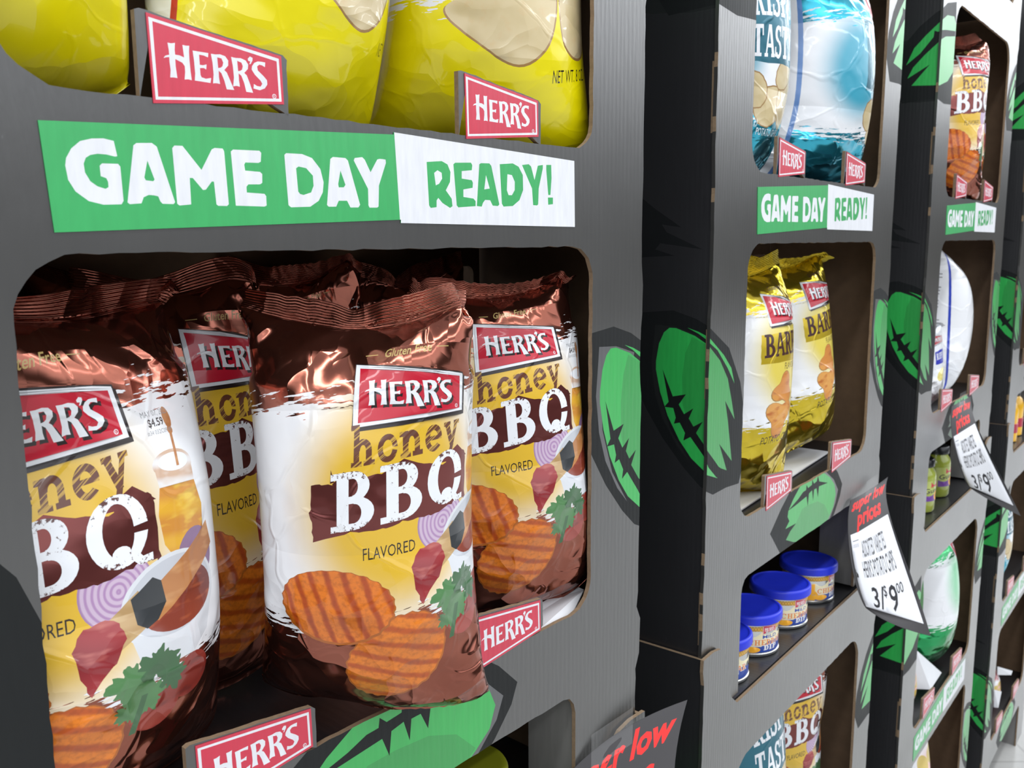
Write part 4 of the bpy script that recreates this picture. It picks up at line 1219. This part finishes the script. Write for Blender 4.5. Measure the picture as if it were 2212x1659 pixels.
can_ly = [l for l in can_layers() if l[1]]
can_body = lathe('can_body', [(.047, .0), (.0485, .002), (.0485, .005), (.0468, .006), (.0468, .058), (.0485, .06), (.0485, .063), (.046, .064)], [P_steel])
can_lid = lathe('lid', [(.0515, .0), (.0525, .001), (.0525, .011), (.0518, .0135), (.050, .0148), (.0475, .0150), (.0465, .0138), (.044, .0128), (.0, .0128)][:-1] + [(.01, .0128)], [P_lid])
can_label = wrap_label('label', can_ly, [P_cream, P_blue, P_org, P_white, P_red, P_lat, P_lat2, P_chs, P_blk], .0472, .05, 0.0)
for k, (u, w, tr, lb) in enumerate(((-.207, .058, -150, 'blue-lidded dip can nearest, half hidden behind the carton edge'), (-.088, .059, -132, 'second blue-lidded dip can from the near end of the shelf'),
                                    (.042, .060, -128, 'third blue-lidded dip can from the near end of the shelf'), (.180, .061, -112, 'farthest blue-lidded dip can, next to the price sign'))):
    e = tag(empty('dip_can', at(1, u, w, -.660)), lb, 'dip can', 'cheddar dip cans on the black shelf')
    R = Matrix.Rotation(math.radians(tr) - 2.9, 4, 'Z')
    link('body', can_body, e)
    link('label', can_label, e, Matrix.Translation((0, 0, .007 * S)) @ R)
    link('lid', can_lid, e, Matrix.Translation((0, 0, .054 * S)))

# ------------------------------------------------------------------ dip jars
P_guac = plain('green_dip', sr(166, 178, 70), .18, coat=.8, noise=.1, scale=90)
P_jlid = plain('black_jar_lid', (.012, .013, .015), .3, coat=.3)
P_olid = plain('olive_jar_lid', sr(112, 116, 22), .35)
P_pur = plain('label_purple', sr(110, 60, 150), .35, coat=.3)
P_pale = plain('label_pale_green', sr(190, 200, 110), .35, coat=.3)
jar_body = lathe('jar_body', [(.026, .0), (.035, .002), (.038, .008), (.038, .088), (.036, .098), (.030, .108), (.029, .116)], [P_guac])
jar_lid = lathe('lid', [(.032, .0), (.033, .001), (.033, .017), (.031, .0195), (.01, .0195)], [P_jlid], 40)
jar_lab = wrap_label('label', [(1, [rect(.15, .0, 1.2, .34)], 'eo'), (2, [rect(.7, .66, 1.4, .95)], 'eo'), (4, text('Guac', .2, .38, .24, 1.3, .05, 0, .02), 'eo'), (5, [ell(1.3, .25, .3, .24, 20)], 'eo'), (6, [ell(1.3, .25, .12, .1, 16)], 'eo')],
                     [P_pale, P_pur, P_red, P_white, P_blk, P_chs, plain('avocado_stone', (.2, .08, .03), .4)], .0384, .05, 0.0, 1.8)
for k, (u, w, lb) in enumerate(((-.246, .052, 'green dip jar nearest on the third display, cut off by the carton edge'), (-.104, .056, 'green dip jar in the middle of the third display shelf'), (.062, .062, 'green dip jar farthest back, partly behind the price sign'))):
    e = tag(empty('dip_jar', at(2, u, w, -.660)), lb, 'jar', 'green dip jars on the third display')
    link('body', jar_body, e)
    link('label', jar_lab, e, Matrix.Translation((0, 0, .03 * S)) @ Matrix.Rotation(math.radians(-160), 4, 'Z'))
    link('lid', jar_lid, e, Matrix.Translation((0, 0, .112 * S)))
e = tag(empty('dip_jar', at(0, .132, .048, -.660)), 'jar with an olive lid below the nearest display, only the lid showing', 'jar')
link('body', jar_body, e)
o = lathe('lid', [(.044, .0), (.0455, .001), (.0455, .018), (.044, .021), (.041, .0222), (.038, .0215), (.01, .0212)], [P_olid])
link('lid', o, e, Matrix.Translation((0, 0, .112 * S)))

# ------------------------------------------------------------------ bottles on the farthest display
P_ylw = plain('yellow_sauce', sr(242, 186, 40), .25, coat=.6)
P_crim = plain('crimson_label', sr(176, 30, 60), .35, coat=.3)
bt = lathe('bottle_body', [(.030, 0), (.034, .003), (.034, .045), (.031, .055), (.034, .066), (.034, .105), (.028, .125), (.018, .135)], [P_ylw])
bl = lathe('label', [(.0325, 0), (.0347, .001), (.0347, .03), (.0325, .031)], [P_crim])
bc = lathe('cap', [(.021, 0), (.022, .001), (.022, .022), (.019, .025), (.01, .025)], [P_blk])
for k, (u, w, lb) in enumerate(((-.10, .05, 'yellow sauce bottle with crimson label at the right picture edge, nearer one'), (.02, .055, 'yellow sauce bottle with crimson label at the right picture edge, farther one'))):
    e = tag(empty('sauce_bottle', at(3, u, w, -.660)), lb, 'bottle', 'yellow bottles on the farthest display')
    link('body', bt, e); link('label', bl, e, Matrix.Translation((0, 0, .03 * S))); link('cap', bc, e, Matrix.Translation((0, 0, .134 * S)))

# ------------------------------------------------------------------ price signs
P_sdark = plain('sign_charcoal', sr(68, 66, 68), .55)
P_swhite = plain('sign_white', (.84, .85, .90), .5)
P_sred = plain('sign_red', sr(238, 52, 50), .5)
P_sink = plain('sign_ink', (.02, .02, .024), .5)
P_sgrey = plain('sign_grey_ink', (.2, .2, .22), .5)
N = NT('clear_tape')
N.bsdf((.8, .8, .8), .15, 0, 0, Alpha=.09)
P_tape = N.m
SIGNS = [[[(0.2284, 0.002, -0.5794), (0.316, -0.012, -0.5522), (0.4432, -0.03, -0.5563)], [(0.2117, -0.005, -0.6517), (0.2916, -0.03, -0.6335), (0.3815, -0.05, -0.621)], [(0.2168, -0.02, -0.7353), (0.278, -0.05, -0.7293), (0.3542, -0.08, -0.7016)], [(0.2591, -0.03, -0.8207), (0.2853, -0.08, -0.8147), (0.3591, -0.13, -0.7949)]],
         [[(0.2021, -0.004, -0.4711), (0.302, -0.008, -0.472), (0.3702, -0.02, -0.4602)], [(0.1617, -0.015, -0.5239), (0.2388, -0.03, -0.5211), (0.2987, -0.045, -0.5092)], [(0.1602, -0.03, -0.6), (0.2179, -0.06, -0.6089), (0.2667, -0.09, -0.5919)], [(0.1879, -0.045, -0.6632), (0.2049, -0.09, -0.6882), (0.2635, -0.14, -0.7177)]],
         [[(-0.0945, -0.004, -0.3969), (-0.0171, -0.008, -0.3952), (0.021, -0.02, -0.3867)], [(-0.1189, -0.015, -0.4646), (-0.0716, -0.03, -0.4527), (-0.0313, -0.045, -0.4405)], [(-0.0909, -0.03, -0.5436), (-0.065, -0.06, -0.5442), (-0.0469, -0.09, -0.5216)], [(-0.0441, -0.045, -0.6007), (-0.024, -0.09, -0.6312), (0.0868, -0.14, -0.6877)]]]


def lagr(t, ts): return [np.prod([(t - ts[m]) / (ts[k] - ts[m]) for m in range(len(ts)) if m != k], axis=0) for k in range(len(ts))]


def sign_layers():
    Ly = [(1, [rect(.045, .075, .955, 1.02)], 'eo')]
    Ly += [(2, text('super low', .07, 1.315, .18, .86, 0, .2, .035), 'eo'), (2, text('prices', .20, 1.085, .18, .60, 0, .2, .035), 'eo')]
    Ly += [(3, text('ASSORTED VARIETIES', .24, .74, .17, .50, 0, 0, .012), 'eo'), (3, text("HERR'S POTATO CHIPS", .20, .53, .17, .62, 0, 0, .012), 'eo')]
    Ly += [(3, text('3/', .24, .17, .25, .22, 0, .12, .012), 'eo'), (3, text('$', .47, .32, .11, .06, 0, .12, .01), 'eo'), (3, text('9', .54, .17, .25, .14, 0, .12, .012), 'eo'), (3, text('00', .70, .33, .09, .12, 0, .12, .01), 'eo')]
    Ly += [(4, [rect(.08 + i * .012, .86, .084 + i * .012, .9) for i in range(10)] + [rect(.08, .93, .2, .94)], 'un')]
    return Ly


gx, gy = np.meshgrid(np.linspace(.05, .95, 12), np.linspace(.06, 1.49, 18))
sg = cdt([[(x, 0) for x in np.linspace(0, 1, 14)] + [(1, y) for y in np.linspace(.08, 1.47, 18)] + [(x, 1.55) for x in np.linspace(1, 0, 14)] + [(0, y) for y in np.linspace(1.47, .08, 18)]], sign_layers(), np.stack([gx.ravel(), gy.ravel()], 1))
for d in range(3):
    Cg = np.array(SIGNS[d])
    P, T, mi = sg
    cw = lagr(P[:, 0], [0, .5, 1.0]); rw = lagr(1 - P[:, 1] / 1.55, [0, 1 / 3, 2 / 3, 1.0])
    X = sum(rw[r][:, None] * cw[c][:, None] * Cg[r, c][None] for r in range(4) for c in range(3))
    o0 = Cg[0].mean(0)
    X = (X - o0) * S
    tri = X[T]; fn = np.cross(tri[:, 1] - tri[:, 0], tri[:, 2] - tri[:, 0]); vn = np.zeros_like(X)
    for k in range(3): np.add.at(vn, T[:, k], fn)
    vn /= np.linalg.norm(vn, axis=1, keepdims=True) + 1e-15
    n = len(P)
    Xb = X - vn * .0006
    me = mesh_from('price_sign', np.concatenate([X, Xb]), np.concatenate([T, T[:, ::-1] + n]), np.concatenate([mi, np.zeros(len(T), int)]), [P_sdark, P_swhite, P_sred, P_sink, P_sgrey], np.concatenate([P, P]), True)
    M = at(d, *o0)
    o = tag(link('price_sign', me, M=M), ['big cut-off price sign at the bottom edge, red letters on charcoal', 'curled price sign beside the blue-lidded dip cans', 'smaller curled price sign farther back, in front of the green jars'][d], 'sign', 'hanging price signs')
    # tape holding the top edge
    f = lambda p, q, k=.0012: sum(lagr(np.array([1 - q / 1.55]), [0, 1 / 3, 2 / 3, 1.0])[r] * lagr(np.array([p]), [0, .5, 1.0])[c] * Cg[r, c] for r in range(4) for c in range(3)) + np.array([0, -k, 0])
    a, b = ((.36, .68) if d else (.30, .62))
    tl = [f(a, 1.42), f(b, 1.42), f(b, 1.55), f(a, 1.55)]
    up = [f(b, 1.55) + np.array([0, 0, .022]), f(a, 1.55) + np.array([0, 0, .022])]
    for q in up: q[1] = min(q[1], -.0025)
    V = (np.array(tl + up) - o0) * S
    me = bpy.data.meshes.new('tape'); me.from_pydata(V.tolist(), [], [(0, 1, 2, 3), (3, 2, 4, 5)]); me.materials.append(P_tape)
    link('tape', me, o)

# ------------------------------------------------------------------ white paper inserts
def insert(name, d, pts, label, group=None, m=None, t=.002):
    P = [np.array(p) for p in pts]
    c = sum(P) / len(P)
    nrm = np.cross(P[1] - P[0], P[-1] - P[0]); nrm /= np.linalg.norm(nrm)
    V = [((p - c) * S).tolist() for p in P] + [((p - c) * S + nrm * t * S).tolist() for p in P]
    k = len(P)
    F = [tuple(range(k)), tuple(range(k, 2 * k))[::-1]] + [(i, i + k, (i + 1) % k + k, (i + 1) % k) for i in range(k)]
    me = bpy.data.meshes.new(name); me.from_pydata(V, [], F); me.materials.append(m or M_liner); me.update()
    return tag(link(name, me, M=at(d, *c)), label, 'paper insert', group)


gi = 'white paper inserts in the trays'
insert('paper_insert', 0, [(.2025, .009, -.398), (.262, .009, -.398), (.30, .022, -.386), (.30, .04, -.384), (.262, .05, -.396), (.2025, .05, -.398)], 'white paper insert with a rounded end in the right corner of the nearest tray', gi)
insert('paper_insert', 1, [(-.262, .03, -.4025), (.262, .06, -.4025), (.262, .2, -.4025), (-.262, .2, -.4025)], 'white paper sheet lining the tray under the gold bags', gi)
insert('paper_insert', 2, [(-.0534, .05, -1.0447), (.0728, .012, -1.1467), (-.0449, .010, -1.1455), (-.0757, .045, -1.1421)], 'white paper insert leaning in the third base carton below the green bag', gi)
insert('paper_insert', 3, [(-.0159, .03, -1.4813), (.1606, .009, -1.5607), (.1381, .009, -1.5679), (-.0026, .03, -1.5177)], 'white paper insert in the farthest base carton, upper of two', gi)
insert('paper_insert', 3, [(-.1038, .02, -1.5282), (-.0322, .009, -1.5613), (-.0696, .009, -1.6057), (-.0854, .02, -1.6008)], 'white paper insert in the farthest base carton, lower of two', gi)
